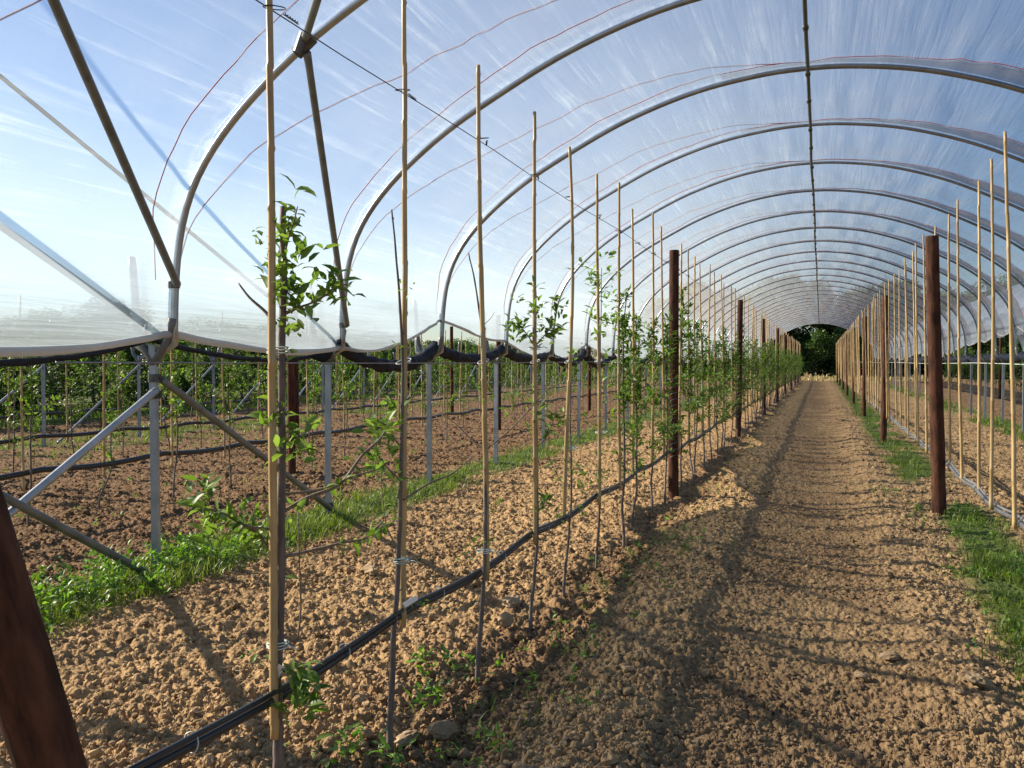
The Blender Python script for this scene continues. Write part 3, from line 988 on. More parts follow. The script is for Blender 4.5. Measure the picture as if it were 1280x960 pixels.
def trunk_path(r, h, off):
    """rises beside the cane; below the cane it kinks away to its planting spot"""
    pts = [np.array([off[0], off[1], -0.06]), np.array([off[0] * 0.95, off[1] * 0.95, 0.12]), np.array([off[0] * 0.4 + r.normal() * 0.008, off[1] * 0.4, 0.32]), np.array([0.0, 0, 0.5])]
    z = 0.5
    while z < h - 0.2:
        z += 0.3; pts.append(np.array([r.normal() * 0.008, r.normal() * 0.008, min(z, h)]))
    if pts[-1][2] < h: pts.append(np.array([r.normal() * 0.02, r.normal() * 0.02, h]))
    return smooth_path(pts, k=5)


def variant_tree(seed, h, bush, leaf_mat_key):
    r = np.random.default_rng(seed)
    tb = MB(); p = trunk_path(r, h, (r.normal() * 0.03, -0.05 + r.normal() * 0.05))
    tb.tube(p, np.linspace(0.013, 0.004, len(p)), 6)
    fb = MB(); brs = []
    nb = int(4 + 4 * bush)
    for i in range(nb):
        z = r.uniform(0.55, h * 0.8); az = r.choice([0, math.pi / 2, math.pi, -math.pi / 2]) + r.normal() * 0.6
        L = r.uniform(0.12, 0.42); e = r.uniform(0.2, 1.0)
        b0 = np.array([0, 0, z]); b1 = b0 + L * np.array([math.cos(az) * math.cos(e), math.sin(az) * math.cos(e), math.sin(e)])
        bm = smooth_path([b0, (b0 + b1) / 2 + (0, 0, -0.03), b1], k=4)
        brs.append(bm)
        leafy_shoot(fb, r, bm[2:], int(10 + 8 * bush), 0.07); rosette(fb, r, b1, 7, 0.07)
    n = int((34 + 26 * bush) * h / 2)
    for i in range(n):
        z = r.uniform(0.45, 1) ** 0.8 * h if r.uniform() < 0.8 else r.uniform(0.4, h)
        rosette(fb, r, (r.normal() * 0.02, r.normal() * 0.02, z), r.integers(4, 8), 0.068)
    full = MB(); full.v = list(tb.v); full.f = list(tb.f); full.n = tb.n
    bms = []
    for b in brs:
        bb = MB(); bb.tube(b, np.linspace(0.0055, 0.0025, len(b)), 5); bms.append(bb.mesh('branch', M['twig']))
        full.tube(b, np.linspace(0.0055, 0.0025, len(b)), 5)
    return tb.mesh('trunk', M['bark']), fb.mesh('foliage', M[leaf_mat_key]), bms, full.mesh('trunk', M['bark'])


THIN = [variant_tree(100 + s, 1.85 + 0.09 * (s % 4), 0.5 + 0.2 * (s % 3), 'leaf_row') for s in range(7)]
BUSHY = [variant_tree(200 + s, 1.9 + 0.1 * (s % 4), 1.0 + 0.25 * (s % 3), 'leaf_row') for s in range(5)]


def place_tree(var, x, y, label, group, rz, sc=1.0):
    t = thing('young_tree', label, 'young tree', (x, y, gz(x, y)), group)
    t.rotation_euler = (0, 0, rz); t.scale = (sc, sc, sc)
    small = math.hypot(x, y) > 17
    link('trunk', var[3] if small else var[0], t); link('foliage', var[1], t)
    if not small:
        for b in var[2]: link('branch', b, t)
    return t


def seg(y, first=POST_Y0):
    return int(max(0, math.floor((y - first) / POST_D) + 1))


# ---- the nearest six trees, drawn from the photograph and given real depth
def near_tree(idx, zc, base_uv, trunk_uv, r0, branches, clusters, label, ties=(), tags=()):
    r = np.random.default_rng(900 + idx)
    b = at(*base_uv, zc)
    b0 = np.array([b[0], b[1], 0.0]); b0[2] = gz(b0[0], b0[1])
    t = thing('young_tree', label, 'young tree', b0)
    pts = [np.array([b0[0], b0[1], b0[2] - 0.06])] + [at(u, v, zc) for u, v in trunk_uv]
    p = smooth_path(np.array(pts) - b0, k=6)
    p = p + 0.0035 * (np.stack([vnoise(p[:, 2] * 9, p[:, 2] * 0 + idx, 1), vnoise(p[:, 2] * 9, p[:, 2] * 0 + idx, 2), p[:, 2] * 0 + .5], 1) - 0.5)
    mb = MB(); rad = r0 * (1 - (0.55 if idx == 1 else 0.8) * np.linspace(0, 1, len(p)) ** 0.8) * (1 + 0.06 * r.normal(size=len(p)))
    mb.tube(p, rad, 9)
    for i in range(3, len(p), 7):                                   # buds
        q = p[i]; a = r.uniform(0, 6.28); mb.tube([q, q + 1.9 * rad[i] * np.array([math.cos(a), math.sin(a), 0.5])], [r0 * .3, r0 * .12], 5)
    mb.build('trunk', M['bark'], t)
    fb = MB()
    for br in branches:
        uv, dz, rr, nl = br[:4]
        L = 0.84 * (br[4] if len(br) > 4 else 0.07)
        pp = [at(u, v, zc + dz * i / max(1, len(uv) - 1)) - b0 for i, (u, v) in enumerate(uv)]
        bp = smooth_path(pp, k=5)
        m2 = MB(); m2.tube(bp, np.linspace(rr, rr * 0.45, len(bp)), 6); m2.build('branch', M['twig'], t)
        if nl:
            leafy_shoot(fb, r, bp[len(bp) // 3:], nl, L); rosette(fb, r, bp[-1], 6, L, bp[-1] - bp[-2])
    for (u, v, n, L, sp) in clusters:
        c = at(u, v, zc) - b0
        for _ in range(max(1, n // 6)):
            rosette(fb, r, c + sp * r.normal(size=3) * np.array([1, 1, 1.3]), 7, L * 0.84)
    if fb.n: fb.build('foliage', M['leaf'], t)
    for (u, v) in ties:
        c = at(u, v, zc) - b0; tb = MB()
        th = np.linspace(0, 2 * math.pi, 16)
        for q in range(3):
            tb.tube(np.stack([c[0] + 0.034 * np.cos(th), c[1] + 0.024 * np.sin(th), c[2] + 0.006 * (q - 1) + 0.004 * np.sin(th + q)], 1), 0.0024, 4)
        tb.tube([c + (0.03, 0, 0), c + (0.06, -0.02, 0.006), c + (0.085, -.02, -0.002)], 0.002, 4)
        tb.build('tie', M['tie'], t)
    for (u, v, u2, v2) in tags:
        a = at(u, v, zc - 0.02) - b0; c = at(u2, v2, zc - 0.035) - b0
        d = c - a; s = np.cross(d, FW); s /= np.linalg.norm(s); w = 0.010
        tb = MB(); q = np.array([a - s * w, a + s * w, c + s * w, c - s * w]); k = FW * 0.0025
        tb.add(np.vstack([q, q + k]), [[0, 1, 2, 3], [7, 6, 5, 4], [0, 4, 5, 1], [1, 5, 6, 2], [2, 6, 7, 3], [3, 7, 4, 0]])
        tb.build('plant_tag', M['white'], t, False)
    return t


near_tree(1, 2.70, (350, 1060), [(349, 990), (348, 930), (346, 870), (348, 800), (351, 700), (352, 560), (353, 440), (354, 340), (353, 258)], 0.021,
          [([(345, 405), (330, 388), (312, 372), (298, 354)], 0.05, 0.006, 0),
           ([(356, 392), (372, 385), (392, 378)], -0.05, 0.006, 5), ([(392, 378), (408, 368), (420, 356)], -0.04, 0.004, 10, 0.075),
           ([(353, 330), (360, 300), (367, 278), (372, 258)], -0.05, 0.004, 10),
           ([(345, 692), (335, 683), (320, 665), (300, 655)], 0.03, 0.006, 22), ([(345, 662), (310, 658), (275, 640), (252, 636)], -0.12, 0.006, 30, 0.07),
           ([(258, 640), (262, 625), (258, 608)], -0.05, 0.003, 6, 0.05),
           ([(353, 640), (385, 622), (425, 605), (452, 570), (478, 545), (490, 515)], 0.35, 0.007, 18, 0.06),
           ([(352, 618), (400, 612), (440, 596), (470, 588)], 0.25, 0.005, 10, 0.06),
           ([(353, 696), (390, 688), (430, 678), (458, 672), (480, 650)], 0.15, 0.006, 12, 0.065),
           ([(372, 800), (376, 760), (374, 700), (373, 640)], 0.03, 0.004, 4),
           ([(352, 838), (364, 842), (376, 850), (384, 868)], -0.05, 0.004, 20, 0.075), ([(360, 842), (366, 836), (374, 834)], -0.06, 0.003, 10, 0.06)],
          [(352, 290, 18, 0.065, 0.02), (354, 335, 48, 0.072, 0.035), (352, 365, 54, 0.075, 0.035), (366, 412, 14, 0.065, 0.014), (349, 455, 6, 0.045, 0.01), (354, 520, 30, 0.065, 0.03), (366, 560, 30, 0.07, 0.03), (262, 640, 24, 0.07, 0.03), (312, 655, 24, 0.07, 0.03), (480, 530, 18, 0.06, 0.03),
           (384, 875, 30, 0.075, 0.03), (320, 850, 8, 0.04, 0.015), (420, 358, 14, 0.075, 0.02), (290, 640, 8, 0.06, 0.02)],
          'nearest young tree tied to its cane, leafy at head height with a bare twig', [(347, 805), (347, 438)], [(345, 845, 352, 832)])
near_tree(2, 3.42, (487, 936), [(488, 905), (490, 860), (492, 800), (496, 740), (500, 640), (502, 540), (503, 450), (500, 390), (496, 330), (489, 262)], 0.016,
          [([(500, 600), (480, 580), (470, 560), (478, 530)], -0.1, 0.004, 14, 0.065), ([(500, 690), (484, 660), (478, 620), (476, 590)], 0.1, 0.004, 8, 0.06),
           ([(504, 625), (535, 605), (565, 592), (590, 572)], 0.2, 0.005, 0), ([(503, 560), (488, 545), (470, 540)], -0.05, 0.004, 10, 0.07),
           ([(503, 750), (512, 752), (530, 758)], -0.04, 0.003, 4, 0.04), ([(500, 650), (482, 655), (462, 670)], 0.05, 0.003, 10, 0.06)],
          [(480, 512, 24, 0.075, 0.03), (480, 575, 30, 0.075, 0.035), (460, 545, 12, 0.06, 0.02), (503, 440, 6, 0.04, 0.01), (502, 372, 6, 0.035, 0.01)],
          'second young tree, bare budded leader above the netting and leaf tufts below', [(502, 700)], [(505, 757, 521, 747)])
near_tree(3, 4.2, (597, 856), [(598, 820), (602, 770), (606, 700), (607, 600), (606, 520), (605, 440), (599, 390), (592, 345), (586, 316)], 0.014,
          [([(606, 562), (590, 550), (570, 530), (552, 518)], 0.1, 0.004, 0), ([(606, 578), (585, 572), (560, 555), (545, 520)], 0.15, 0.0035, 0),
           ([(608, 562), (640, 535), (668, 505), (690, 480), (720, 440)], 0.2, 0.004, 4, 0.05), ([(606, 405), (614, 397), (618, 390)], 0, 0.002, 0),
           ([(606, 640), (580, 652), (556, 668)], 0.1, 0.003, 0)],
          [(606, 500, 6, 0.04, 0.01), (640, 520, 12, 0.05, 0.03), (602, 690, 12, 0.045, 0.03), (606, 650, 12, 0.05, 0.03)],
          'third young tree, almost leafless with thin arching side shoots', [(605, 688)])
near_tree(4, 5.0, (663, 786), [(664, 760), (668, 720), (672, 660), (671, 560), (669, 480), (668, 420), (667, 370)], 0.013,
          [([(668, 432), (660, 420), (650, 408)], -0.05, 0.004, 14, 0.075), ([(669, 432), (680, 420), (690, 408)], -0.05, 0.004, 16, 0.075),
           ([(671, 560), (684, 545), (694, 520)], -0.05, 0.003, 16, 0.075), ([(671, 640), (680, 630), (684, 622)], -0.05, 0.003, 12, 0.065)],
          [(664, 385, 54, 0.07, 0.06), (667, 415, 18, 0.07, 0.03), (692, 395, 24, 0.075, 0.035), (645, 412, 24, 0.07, 0.035), (690, 525, 24, 0.075, 0.05), (676, 635, 24, 0.07, 0.04), (668, 500, 12, 0.05, 0.04), (640, 515, 12, 0.05, 0.04)],
          'fourth young tree, dense leafy top flanked by two leafy tufts', [(668, 435)])
near_tree(5, 5.7, (704, 746), [(706, 720), (710, 680), (714, 620), (713, 520), (714, 430), (715, 365)], 0.012,
          [([(713, 610), (700, 600), (690, 580)], -0.1, 0.003, 8, 0.06), ([(714, 560), (726, 545), (745, 525), (755, 500)], 0.1, 0.0035, 6, 0.05)],
          [(712, 590, 24, 0.055, 0.06), (708, 540, 18, 0.055, 0.06), (714, 480, 12, 0.045, 0.05), (712, 640, 18, 0.05, 0.06)],
          'fifth young tree, thin bare leader and few leaves', [(712, 560)])
near_tree(6, 6.45, (745, 716), [(746, 690), (749, 650), (750, 560), (750, 460), (751, 400), (752, 335)], 0.012,
          [([(750, 620), (738, 606), (728, 590)], 0.0, 0.003, 12, 0.065), ([(750, 540), (762, 526), (768, 515)], 0.0, 0.003, 12, 0.065)],
          [(751, 352, 48, 0.075, 0.06), (752, 385, 54, 0.075, 0.07), (754, 418, 42, 0.07, 0.07), (750, 480, 30, 0.06, 0.08), (748, 545, 24, 0.06, 0.08), (748, 600, 30, 0.06, 0.08)],
          'sixth young tree, narrow column of leaves against the film', [(750, 540)])

# canes of the planted row
GA = 'bamboo canes of the planted row'
CANE_UV = [(345, 2.66), (504, 3.46), (604, 4.2), (669, 5.0), (711, 5.68), (748, 6.4)]
CANE_WHO = ['bare bamboo cane tied beside the nearest young tree', 'bamboo cane of the second young tree, crossing the black hose with a white tag',
            'bamboo cane of the almost leafless third young tree', 'bamboo cane of the fourth young tree with the leafy tufts',
            'bamboo cane of the fifth, sparsely leaved young tree', 'bamboo cane rising through the sixth tree, the narrow leaf column']
for i, (u, zc) in enumerate(CANE_UV):
    p = at(u, 600, zc)
    me = cane_mesh(50 + i, [0.013, 0.013, 0.0145, 0.014, 0.0135, 0.0135][i], [0.36, 0.46, 0.46, 0.47, 0.46, 0.46][i], [3.2, 3.0, 2.88, 2.9, 2.86, 2.84][i])
    o = link('bamboo_cane', me); o.location = (p[0], p[1], 0); o.rotation_euler = (random.uniform(-.006, .006), random.uniform(-.004, .004), 0)
    tag(o, CANE_WHO[i], 'cane', GA)

k = 6; n_in = {}
while True:
    y = 2.31 + 0.79 * k + random.uniform(-.05, .05)
    if y > 73.6: break
    s = seg(y); n_in[s] = n_in.get(s, 0) + 1; j = n_in[s]
    x = ROW_A + random.uniform(-.03, .03)
    o = link('bamboo_cane', CANES[k % 8]); o.location = (x, y, gz(x, y)); o.rotation_euler = (random.uniform(-.012, .012), random.uniform(-.012, .012), random.uniform(0, 6))
    o.scale = (1, 1, random.uniform(0.96, 1.01))
    if abs(y - (POST_Y0 + POST_D * round((y - POST_Y0) / POST_D))) < 0.12: o.location.y += 0.15
    if s == 0:
        lc = 'bamboo cane of the planted row, %s of those between sixth tree and first post' % ORD[j - 1]
        lt = 'leafy young tree, %s of those between the narrow-column tree and the first post' % ORD[j - 1]
    elif s < 3:
        lc = 'bamboo cane of the planted row, %s past the %s upright post' % (ORD[min(j - 1, 14)], ORD[s - 1])
        lt = 'slender young tree of the planted row, %s past the %s upright post' % (ORD[min(j - 1, 14)], ORD[s - 1])
    else:
        lc = 'distant bamboo cane of the planted row beyond its third post'
        lt = 'distant bushy young tree of the planted row beyond its third post'
    tag(o, lc, 'cane', GA if s < 3 else 'distant canes of the planted row')
    var = random.choice(THIN) if (s == 0 and j % 2) or (s > 0 and random.random() < 0.35 and s < 3) else random.choice(BUSHY)
    place_tree(var, x + 0.02, y + 0.03, lt, 'young trees of the planted row' if s < 3 else 'distant young trees of the planted row', random.uniform(-.5, .5) + random.choice([0, math.pi]), random.uniform(0.92, 1.06))
    k += 1

# bare cane row on the other side of the alley
k = 0; n_in = {}
y = 4.55
while y < 73:
    s = seg(y, POST_Y0 - 0.15); n_in[s] = n_in.get(s, 0) + 1; j = n_in[s]
    x = ROW_B + 0.05 + random.uniform(-.03, .03)
    o = link('bamboo_cane', CANES[(k * 3) % 8]); o.location = (x, y, gz(x, y)); o.rotation_euler = (random.uniform(-.012, .012), -0.022 + random.uniform(-.012, .012), random.uniform(-.5, .5))
    if s == 0: lab = 'bare bamboo cane without a tree, %s before the thick leaning post' % ORD[9 - j if 9 - j >= 0 else 0]
    elif s < 3: lab = 'bare bamboo cane without a tree, %s past the %s post of its row' % (ORD[min(j - 1, 14)], ORD[s - 1])
    else: lab = 'distant bare bamboo cane beyond the third post of its row'
    tag(o, lab, 'cane', 'bare canes along the alley' if s < 3 else 'distant bare canes along the alley')
    y += 0.80 + random.uniform(-.04, .04); k += 1
# relabel the canes before the leaning post by counting back from it
pre = sorted([o for o in COL.objects if o.get('category') == 'cane' and 'before the thick' in o.get('label', '')], key=lambda o: -o.location.y)
for i, o in enumerate(pre): o['label'] = 'bare bamboo cane without a tree, %s one before the thick leaning post' % ORD[i]


def far_row(x, y0, y1, step, canes, var, gt, gc, tree_phrase, cane_phrase, sc=1.0, unique=8):
    i = 0; y = y0
    while y < y1:
        xx = x + random.uniform(-.05, .05)
        if canes:
            o = link('bamboo_cane', CANES[i % 8]); o.location = (xx, y, 0); o.rotation_euler = (random.uniform(-.012, .012), random.uniform(-.012, .012), i)
            o.scale = (1, 1, 0.72)
            tag(o, '%s, %s' % (cane_phrase, ORD[i] + ' from the tunnel mouth' if i < unique else 'far down the row'), 'cane', gc if i >= unique else gc + ' near the mouth')
        lab = '%s, %s' % (tree_phrase, ORD[i] + ' from the tunnel mouth' if i < unique else 'far down the row')
        place_tree(random.choice(var), xx + 0.03, y + 0.05, lab, gt if i >= unique else gt + ' near the mouth', random.uniform(0, 6), sc * random.uniform(0.85, 1.05))
        y += step * random.uniform(0.9, 1.1); i += 1


far_row(ROW_C, 4.2, 42, 0.95, True, THIN, 'trees of the first row next door', 'canes of the first row next door', 'thin young tree in first row beyond the galvanised legs', 'bamboo cane in first row beyond the galvanised legs', 0.92)
far_row(ROW_D, 6.2, 44, 0.95, True, THIN + BUSHY[:2], 'trees of the second row next door', 'canes of the second row next door', 'young tree in second row beyond the galvanised legs', 'bamboo cane in second row beyond the galvanised legs', 0.95)
far_row(ROW_E, 9.5, 46, 1.25, False, BUSHY, 'trees behind the open frame', '', 'bushy young tree in the row behind the uncovered frame', '', 1.1)
far_row(ROW_G, 15.0, 58, 0.95, False, BUSHY, 'trees in the neighbouring tunnel', '', 'bushy young tree inside the neighbouring film tunnel', '', 1.05)


# ------------------------------------------------------------------ hoses and trellis wires
def hose(x, z, y0, y1, label, mat, r=0.014, twin=True, seed=0):
    root = thing('irrigation_hose', label, 'hose', (x, y0, z))
    n = int((y1 - y0) * 5)
    ys = np.linspace(y0, y1, n)
    zz = z - 0.035 * np.abs(np.sin(ys * math.pi / 1.58)) - 0.03 * vnoise(ys * 0.4, ys * 0, seed)
    xx = x + 0.02 * (vnoise(ys * 0.8, ys * 0, seed + 1) - 0.5)
    m = MB(); m.tube(np.stack([xx - x, ys - y0, zz - z], 1), r, 8); m.build('supply_pipe', mat, root)
    if twin:
        m = MB(); m.tube(np.stack([xx - x + 0.012, ys - y0, zz - z + r * 1.5 + 0.008 * vnoise(ys * 2, ys * 0, seed + 2)], 1), r * 0.6, 7); m.build('drip_line', mat, root)
        for i, y in enumerate(np.arange(y0 + 0.3, min(y0 + 14, y1), 0.79)):
            c = np.array([float(np.interp(y, ys, xx)) - x, y - y0, float(np.interp(y, ys, zz)) - z + 0.008])
            th = np.linspace(0, 6.3, 12); m = MB()
            m.tube(np.stack([c[0] + (r + 0.008) * np.cos(th), c[1] + 0.002 * np.sin(2 * th), c[2] + (r + 0.014) * np.sin(th)], 1), 0.0022, 4); m.build('clip', M['tie'], root)
    return root


hose(ROW_A, 0.53, 1.6, 74, 'pair of black irrigation hoses slung through the planted row', M['hose'], 0.0145, True, 1)
hose(ROW_B + 0.06, 0.52, 2.0, 74, 'dusty grey irrigation hose slung along the bare canes', M['hose_dusty'], 0.015, True, 2)
hose(ROW_C, 0.50, 2.5, 50, 'black hose in first row beyond the galvanised legs', M['hose'], 0.028, False, 3)
hose(ROW_D, 0.46, 2.5, 50, 'black hose in second row beyond the galvanised legs', M['hose'], 0.028, False, 4)
hose(ROW_E, 0.42, 4, 50, 'black hose in the grass behind the uncovered frame', M['hose'], 0.028, False, 5)


def wire(x, z, y0, y1, label, mat, r, canes=(), tie_mat='wire_dark'):
    root = thing('trellis_wire', label, 'wire', (x, y0, z))
    ys = np.linspace(y0, y1, int((y1 - y0) * 1.3) + 8)
    m = MB(); m.tube(np.stack([0 * ys + 0.012 * np.sin(ys * 2), ys - y0, -0.012 * np.abs(np.sin(ys * 0.4))], 1), r, 5); m.build('strand', mat, root)
    for (cx, cy) in canes:
        m = MB(); th = np.linspace(0, 6.28, 12)
        c = np.array([cx - x, cy - y0, -0.004])
        m.tube(np.stack([c[0] + 0.022 * np.cos(th), c[1] + 0.05 * np.sin(th), c[2] + 0.012 * np.sin(th)], 1), r * 0.9, 4)
        tw = np.linspace(0, 1, 14)
        for ph in (0, math.pi):
            m.tube(np.stack([c[0] * (1 - tw) + 0.0035 * np.cos(tw * 18 + ph), c[1] + 0.05 + tw * 0.08, c[2] + 0.0035 * np.sin(tw * 18 + ph)], 1), r * 0.9, 4)
        m.build('twist_tie', M[tie_mat], root)
    return root


cpos = [tuple(at(u, 300, zc)[:2]) for u, zc in CANE_UV] + [(ROW_A, 2.31 + 0.79 * k) for k in range(6, 12)]
wire(ROW_A, 2.56, 2.0, 73, 'dark wire tying the cane tops of the planted row', M['wire_dark'], 0.0021, cpos)
wire(ROW_A - 0.03, 1.505, 1.5, 73, 'thin grey wire through the planted row at chest height', M['wire'], 0.0022, cpos[1:], 'white')
wire(ROW_B + 0.05, 1.49, 3.0, 73, 'thin pale wire holding the bare canes at chest height', M['tie'], 0.003)


# ------------------------------------------------------------------ grass and weeds
def blades(name, label, x0, x1, y0, y1, n, h, w, mat, dens, near_bias=1.0):
    r = np.random.default_rng(abs(hash(label)) % 1000 + 5) if False else np.random.default_rng(len(label) * 7 + int(x0 * 13) % 97)
    u = r.uniform(size=n)
    if near_bias: y = 1 / (1 / y0 + (1 / y1 - 1 / y0) * u ** near_bias)
    else: y = y0 + (y1 - y0) * u
    x = r.uniform(x0, x1, n)
    k = r.uniform(size=n) < dens(x, y)
    x, y = x[k], y[k]; n = len(x)
    z = base_h(x, y) - 0.02
    sz = 1 + 0.035 * y
    hh = h * r.uniform(0.4, 1.2, n) * np.clip(2.6 * fbm(x * 2.5, y * 1.6, 88) - 0.35, 0.3, 2.0)
    ww = w * r.uniform(0.6, 1.3, n) * sz
    a = r.uniform(0, 6.28, n); ln = r.uniform(0.1, 0.9, n)
    dx, dy = np.cos(a), np.sin(a)
    ts = [0, 0.45, 0.8, 1.0]; wv = [0.8, 1, 0.6, 0.05]
    V = []
    for t, wk in zip(ts, wv):
        cx = x + dx * hh * ln * t * t; cy = y + dy * hh * ln * t * t; cz = z + hh * t * (1 - 0.35 * ln * t)
        V.append(np.stack([cx - dy * ww * wk / 2, cy + dx * ww * wk / 2, cz], 1)); V.append(np.stack([cx + dy * ww * wk / 2, cy - dx * ww * wk / 2, cz], 1))
    v = np.stack(V, 1).reshape(-1, 3); b = (np.arange(n) * 8)[:, None, None]
    q = np.array([[0, 1, 3, 2], [2, 3, 5, 4], [4, 5, 7, 6]])[None] + b
    mb = MB(); mb.add(v, q.reshape(-1, 4))
    o = mb.build(name, mat, None, True)
    return tag(o, label, 'grass', kind='stuff')


gm = lambda x, y: green_mask(x, y)
blades('grass', 'strip of green grass growing along the galvanised legs', XL - 0.55, XL + 0.5, 2.6, 60, 36000, 0.095, 0.0055, M['grass'], lambda x, y: gm(x, y) * 1.1)
blades('grass', 'long green grass along the foot of the bare canes', 0.72, 1.72, 4.0, 74, 24000, 0.09, 0.0055, M['grass'], lambda x, y: gm(x, y) * sm(0.40, 0.62, fbm(x * 5, y * 2.6, 314) + 0.2 * sm(10, 18, y)))
blades('grass', 'sparse small weeds at the feet of the young trees', -1.55, -0.85, 2.2, 74, 12000, 0.055, 0.006, M['grass'], lambda x, y: gm(x, y) * 1.4)
blades('grass', 'strip of grass at the feet of the legs behind the bare canes', XR - 0.5, XR + 0.5, 10, 60, 14000, 0.14, 0.008, M['grass'], gm)
blades('grass', 'rough grass under and beyond the uncovered frame', -15.5, -11.5, 5, 60, 16000, 0.16, 0.010, M['grass'], gm, 0.8)
blades('grass', 'grassy sward in front of the old orchard trees', -24, -16.5, 8, 80, 22000, 0.15, 0.016, M['grass'], gm, 0.8)
blades('grass', 'pale dry grass across the far mouth of the tunnel', -10, 10, 75, 84, 6000, 0.25, 0.03, M['dry'], lambda x, y: 0.7 + 0 * x, 0)


def weeds():
    r = np.random.default_rng(77); mb = MB()
    spots = []
    for _ in range(230):                                             # leafy weeds round the first leg
        y = r.uniform(3.1, 6.0); x = XL + 0.02 + r.normal() * 0.22; spots.append((x, y, r.uniform(0.04, 0.17), 0.055))
    for _ in range(70):
        y = r.uniform(2.3, 9); x = -1.18 + r.normal() * 0.18; spots.append((x, y, r.uniform(0.01, 0.06), 0.035))
    for _ in range(60):
        y = r.uniform(4.3, 10); x = 1.15 + r.normal() * 0.25; spots.append((x, y, r.uniform(0.02, 0.07), 0.04))
    for _ in range(130):
        y = r.uniform(4, 16); x = r.choice([ROW_C, ROW_D]) + r.normal() * 0.5; spots.append((x, y, r.uniform(0.01, 0.07), 0.04))
    for (u, v) in ((487, 955), (520, 845), (575, 835), (550, 880), (420, 950), (1255, 700), (1110, 620)):
        p = at(u, v, CAMZ * FOC / (v - 452))
        for _ in range(4): spots.append((p[0] + r.normal() * 0.05, p[1] + r.normal() * 0.05, r.uniform(0.02, 0.07), 0.05))
    for x, y, z, L in spots:
        g = gz(x, y)
        rosette(mb, r, (x, y, g + z), 5, L)
        rosette(mb, r, (x, y, g + z * 0.5), 4, L)
    o = mb.build('weeds', M['weed'])
    tag(o, 'scattered broad-leaved weeds in the grass and soil', 'weeds', kind='stuff')


weeds()


def litter():
    r = np.random.default_rng(31); mb = MB()
    for _ in range(420):
        d = 1 / r.uniform(1 / 9, 1 / 2.0); th = math.pi / 2 + YAW + r.uniform(-R(33), R(33))
        x, y = d * math.cos(th), d * math.sin(th)
        L = r.uniform(0.02, 0.10); a = r.uniform(0, 6.28); z = gz(x, y) + 0.022 + r.uniform(0, 0.012)
        q = np.array([[0, 0, 0], [.5 * L * math.cos(a), .5 * L * math.sin(a), 0.006], [L * math.cos(a + .2), L * math.sin(a + .2), r.uniform(-.01, .012)]]) + (x, y, z)
        mb.tube(q, [0.0016, 0.0018, 0.001], 4)
    o = mb.build('straw_litter', M['twig'])
    tag(o, 'bits of straw and broken twigs strewn on the soil', 'straw', kind='stuff')


litter()


# ------------------------------------------------------------------ old orchard trees and the wood at the tunnel's end
def big_tree_meshes(seed, h, w, z0, n, L, lm='leaf_dark'):
    r = np.random.default_rng(seed); tb = MB()
    tp = smooth_path([(0, 0, -0.2), (r.normal() * 0.05, 0, h * 0.2), (r.normal() * 0.12, r.normal() * 0.1, h * 0.5), (r.normal() * 0.2, r.normal() * 0.2, h * 0.9)], k=5)
    tb.tube(tp, np.linspace(0.03 * h * 0.55, 0.008, len(tp)), 8)
    cl = []
    for i in range(34):
        z = z0 + (h - z0) * r.uniform(0, 1) ** 0.9
        f = (z - z0) / (h - z0); rad = w * (0.35 + 0.75 * math.sin(math.pi * min(1, f * 0.8 + 0.18))) * r.uniform(0.35, 1.0)
        a = r.uniform(0, 6.28); c = np.array([rad * math.cos(a), rad * math.sin(a), z])
        cl.append((c, r.uniform(0.22, 0.5) * w)); s = np.array([0, 0, max(0.2 * h, z - 0.3 * rad)])
        tb.tube(smooth_path([s, (s + c) / 2 + (0, 0, 0.1), c], k=3), np.linspace(0.012 * h * 0.5, 0.006, 7), 5)
    pos = []
    for c, rr in cl:
        m = int(n / len(cl)); q = r.normal(size=(m, 3)); q /= np.linalg.norm(q, axis=1)[:, None]
        pos.append(c + q * rr * r.uniform(0.2, 1, (m, 1)) ** 0.5 * np.array([1, 1, 0.85]))
    pos = np.vstack(pos); m = len(pos)
    d = r.normal(size=(m, 3)); d[:, 2] -= 0.3
    up = r.normal(size=(m, 3)) + np.array([0, 0, 0.8])
    d /= np.linalg.norm(d, axis=1)[:, None]; s = np.cross(d, up); s /= np.linalg.norm(s, axis=1)[:, None] + 1e-9
    l = L * r.uniform(0.6, 1.3, m)[:, None]
    v = np.stack([pos, pos + d * l * .5 - s * l * .28, pos + d * l, pos + d * l * .5 + s * l * .28], 1).reshape(-1, 3)
    fb = MB(); fb.add(v, np.arange(4 * m).reshape(-1, 4))
    return tb.mesh('trunk', M['trunk_far']), fb.mesh('crown', M[lm], False)


ORCH = [big_tree_meshes(300 + s, 3.9 + 0.2 * s, 1.35, 0.25, 7000, 0.12) for s in range(4)]
WOOD = [big_tree_meshes(400 + s, 7.5 + 0.6 * s, 2.7, 0.35, 8500, 0.26, 'leaf_wood') for s in range(4)]


def big_tree(name, var, x, y, label, group, sc):
    t = thing(name, label, 'tree', (x, y, 0), group)
    t.rotation_euler = (0, 0, random.uniform(0, 6)); t.scale = (sc, sc, sc * random.uniform(0.9, 1.1) * (0.64 if name == 'orchard_tree' else 0.86))
    link('trunk', var[0], t); link('crown', var[1], t)


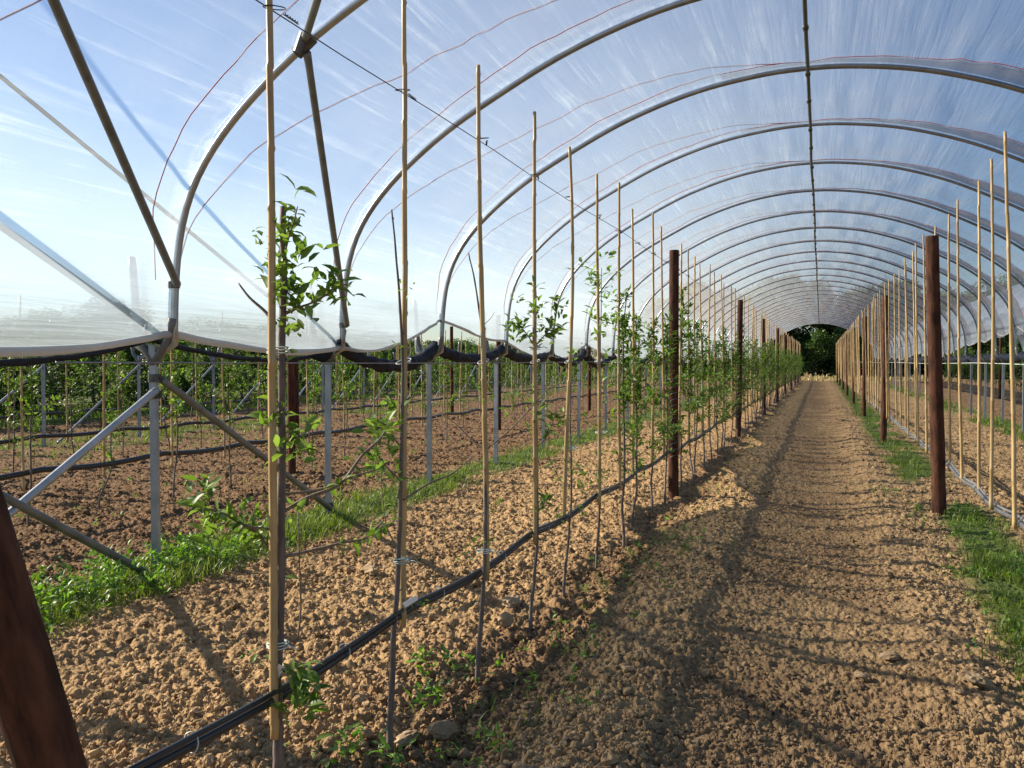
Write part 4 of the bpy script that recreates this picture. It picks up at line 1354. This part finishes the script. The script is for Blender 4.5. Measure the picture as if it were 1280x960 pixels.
i = 0
y = 3.0
while y < 85:
    big_tree('orchard_tree', ORCH[i % 4], -21.5 + random.uniform(-.3, .3), y, 'dense old orchard tree in the first hedge-like row behind the open frame' + (', %s along' % ORD[i] if i < 12 else ', far along'), 'old orchard trees in front', random.uniform(0.95, 1.1))
    big_tree('orchard_tree', ORCH[(i + 2) % 4], -25.5 + random.uniform(-.3, .3), y + 6, 'tall old orchard tree half hidden behind the hedge-like row', 'old orchard trees behind', random.uniform(0.95, 1.08))
    y += 1.9 if y < 30 else 2.6; i += 1
for i in range(15):
    x = -16.5 + 2.3 * i + random.uniform(-.3, .3)
    big_tree('woodland_tree', WOOD[i % 4], x, 87 + random.uniform(-.8, .8), 'dark dense tree beyond the far mouth of the tunnel', 'dark trees at the end of the tunnel', random.uniform(0.95, 1.1))
    big_tree('woodland_tree', WOOD[(i + 1) % 4], x + 1.2, 92 + random.uniform(-.8, .8), 'darker tree standing behind the first trees at the tunnel end', 'back trees at the end of the tunnel', 1.15)
for i in range(9):
    big_tree('orchard_tree', ORCH[i % 4], 14.5 + random.uniform(-.3, .3), 22 + 5 * i, 'orchard tree beyond the neighbouring film tunnel', 'trees beyond the neighbouring tunnel', 1.0)

# ------------------------------------------------------------------ light, sky, camera
SUN_EL, SUN_AZ = R(28.5), R(180 + 1)            # azimuth measured from +x: sun stands to the -x side
sd = Vector((math.cos(SUN_EL) * math.cos(SUN_AZ), math.cos(SUN_EL) * math.sin(SUN_AZ), math.sin(SUN_EL)))
L = bpy.data.lights.new('sun', 'SUN'); L.energy = 5.0; L.angle = R(0.53); L.color = (1.0, 0.89, 0.72)
lo = bpy.data.objects.new('sun', L); COL.objects.link(lo); lo.rotation_euler = (-sd).to_track_quat('-Z', 'Y').to_euler()
w = bpy.data.worlds.new('World'); SC.world = w; w.use_nodes = True
nt = w.node_tree; nt.nodes.clear(); n = N(nt)
sky = n('ShaderNodeTexSky', _sky_type='NISHITA', _sun_disc=False, _sun_elevation=SUN_EL, _sun_rotation=R(270), _air_density=1.0, _dust_density=0.5, _ozone_density=4.0, _altitude=50)
bg = n('ShaderNodeBackground', Color=sky.outputs[0], Strength=0.075)
n('ShaderNodeOutputWorld', Surface=bg.outputs[0])

cam = bpy.data.cameras.new('camera'); co = bpy.data.objects.new('camera', cam); COL.objects.link(co)
co.location = CAM; co.rotation_euler = (R(90) - PITCH, 0, YAW)
cam.sensor_width = 36; cam.lens = FOC / 1280 * 36; cam.clip_start = 0.05; cam.clip_end = 4000
SC.camera = co
SC.view_settings.view_transform = 'Standard'; SC.view_settings.look = 'None'
SC.view_settings.exposure = 0.95; SC.view_settings.gamma = 1.0
cy = SC.cycles
cy.transparent_max_bounces = 40; cy.max_bounces = 7; cy.diffuse_bounces = 3; cy.glossy_bounces = 2; cy.transmission_bounces = 4
cy.caustics_reflective = False; cy.caustics_refractive = False
cy.use_denoising = True
cy.sample_clamp_indirect = 4.0
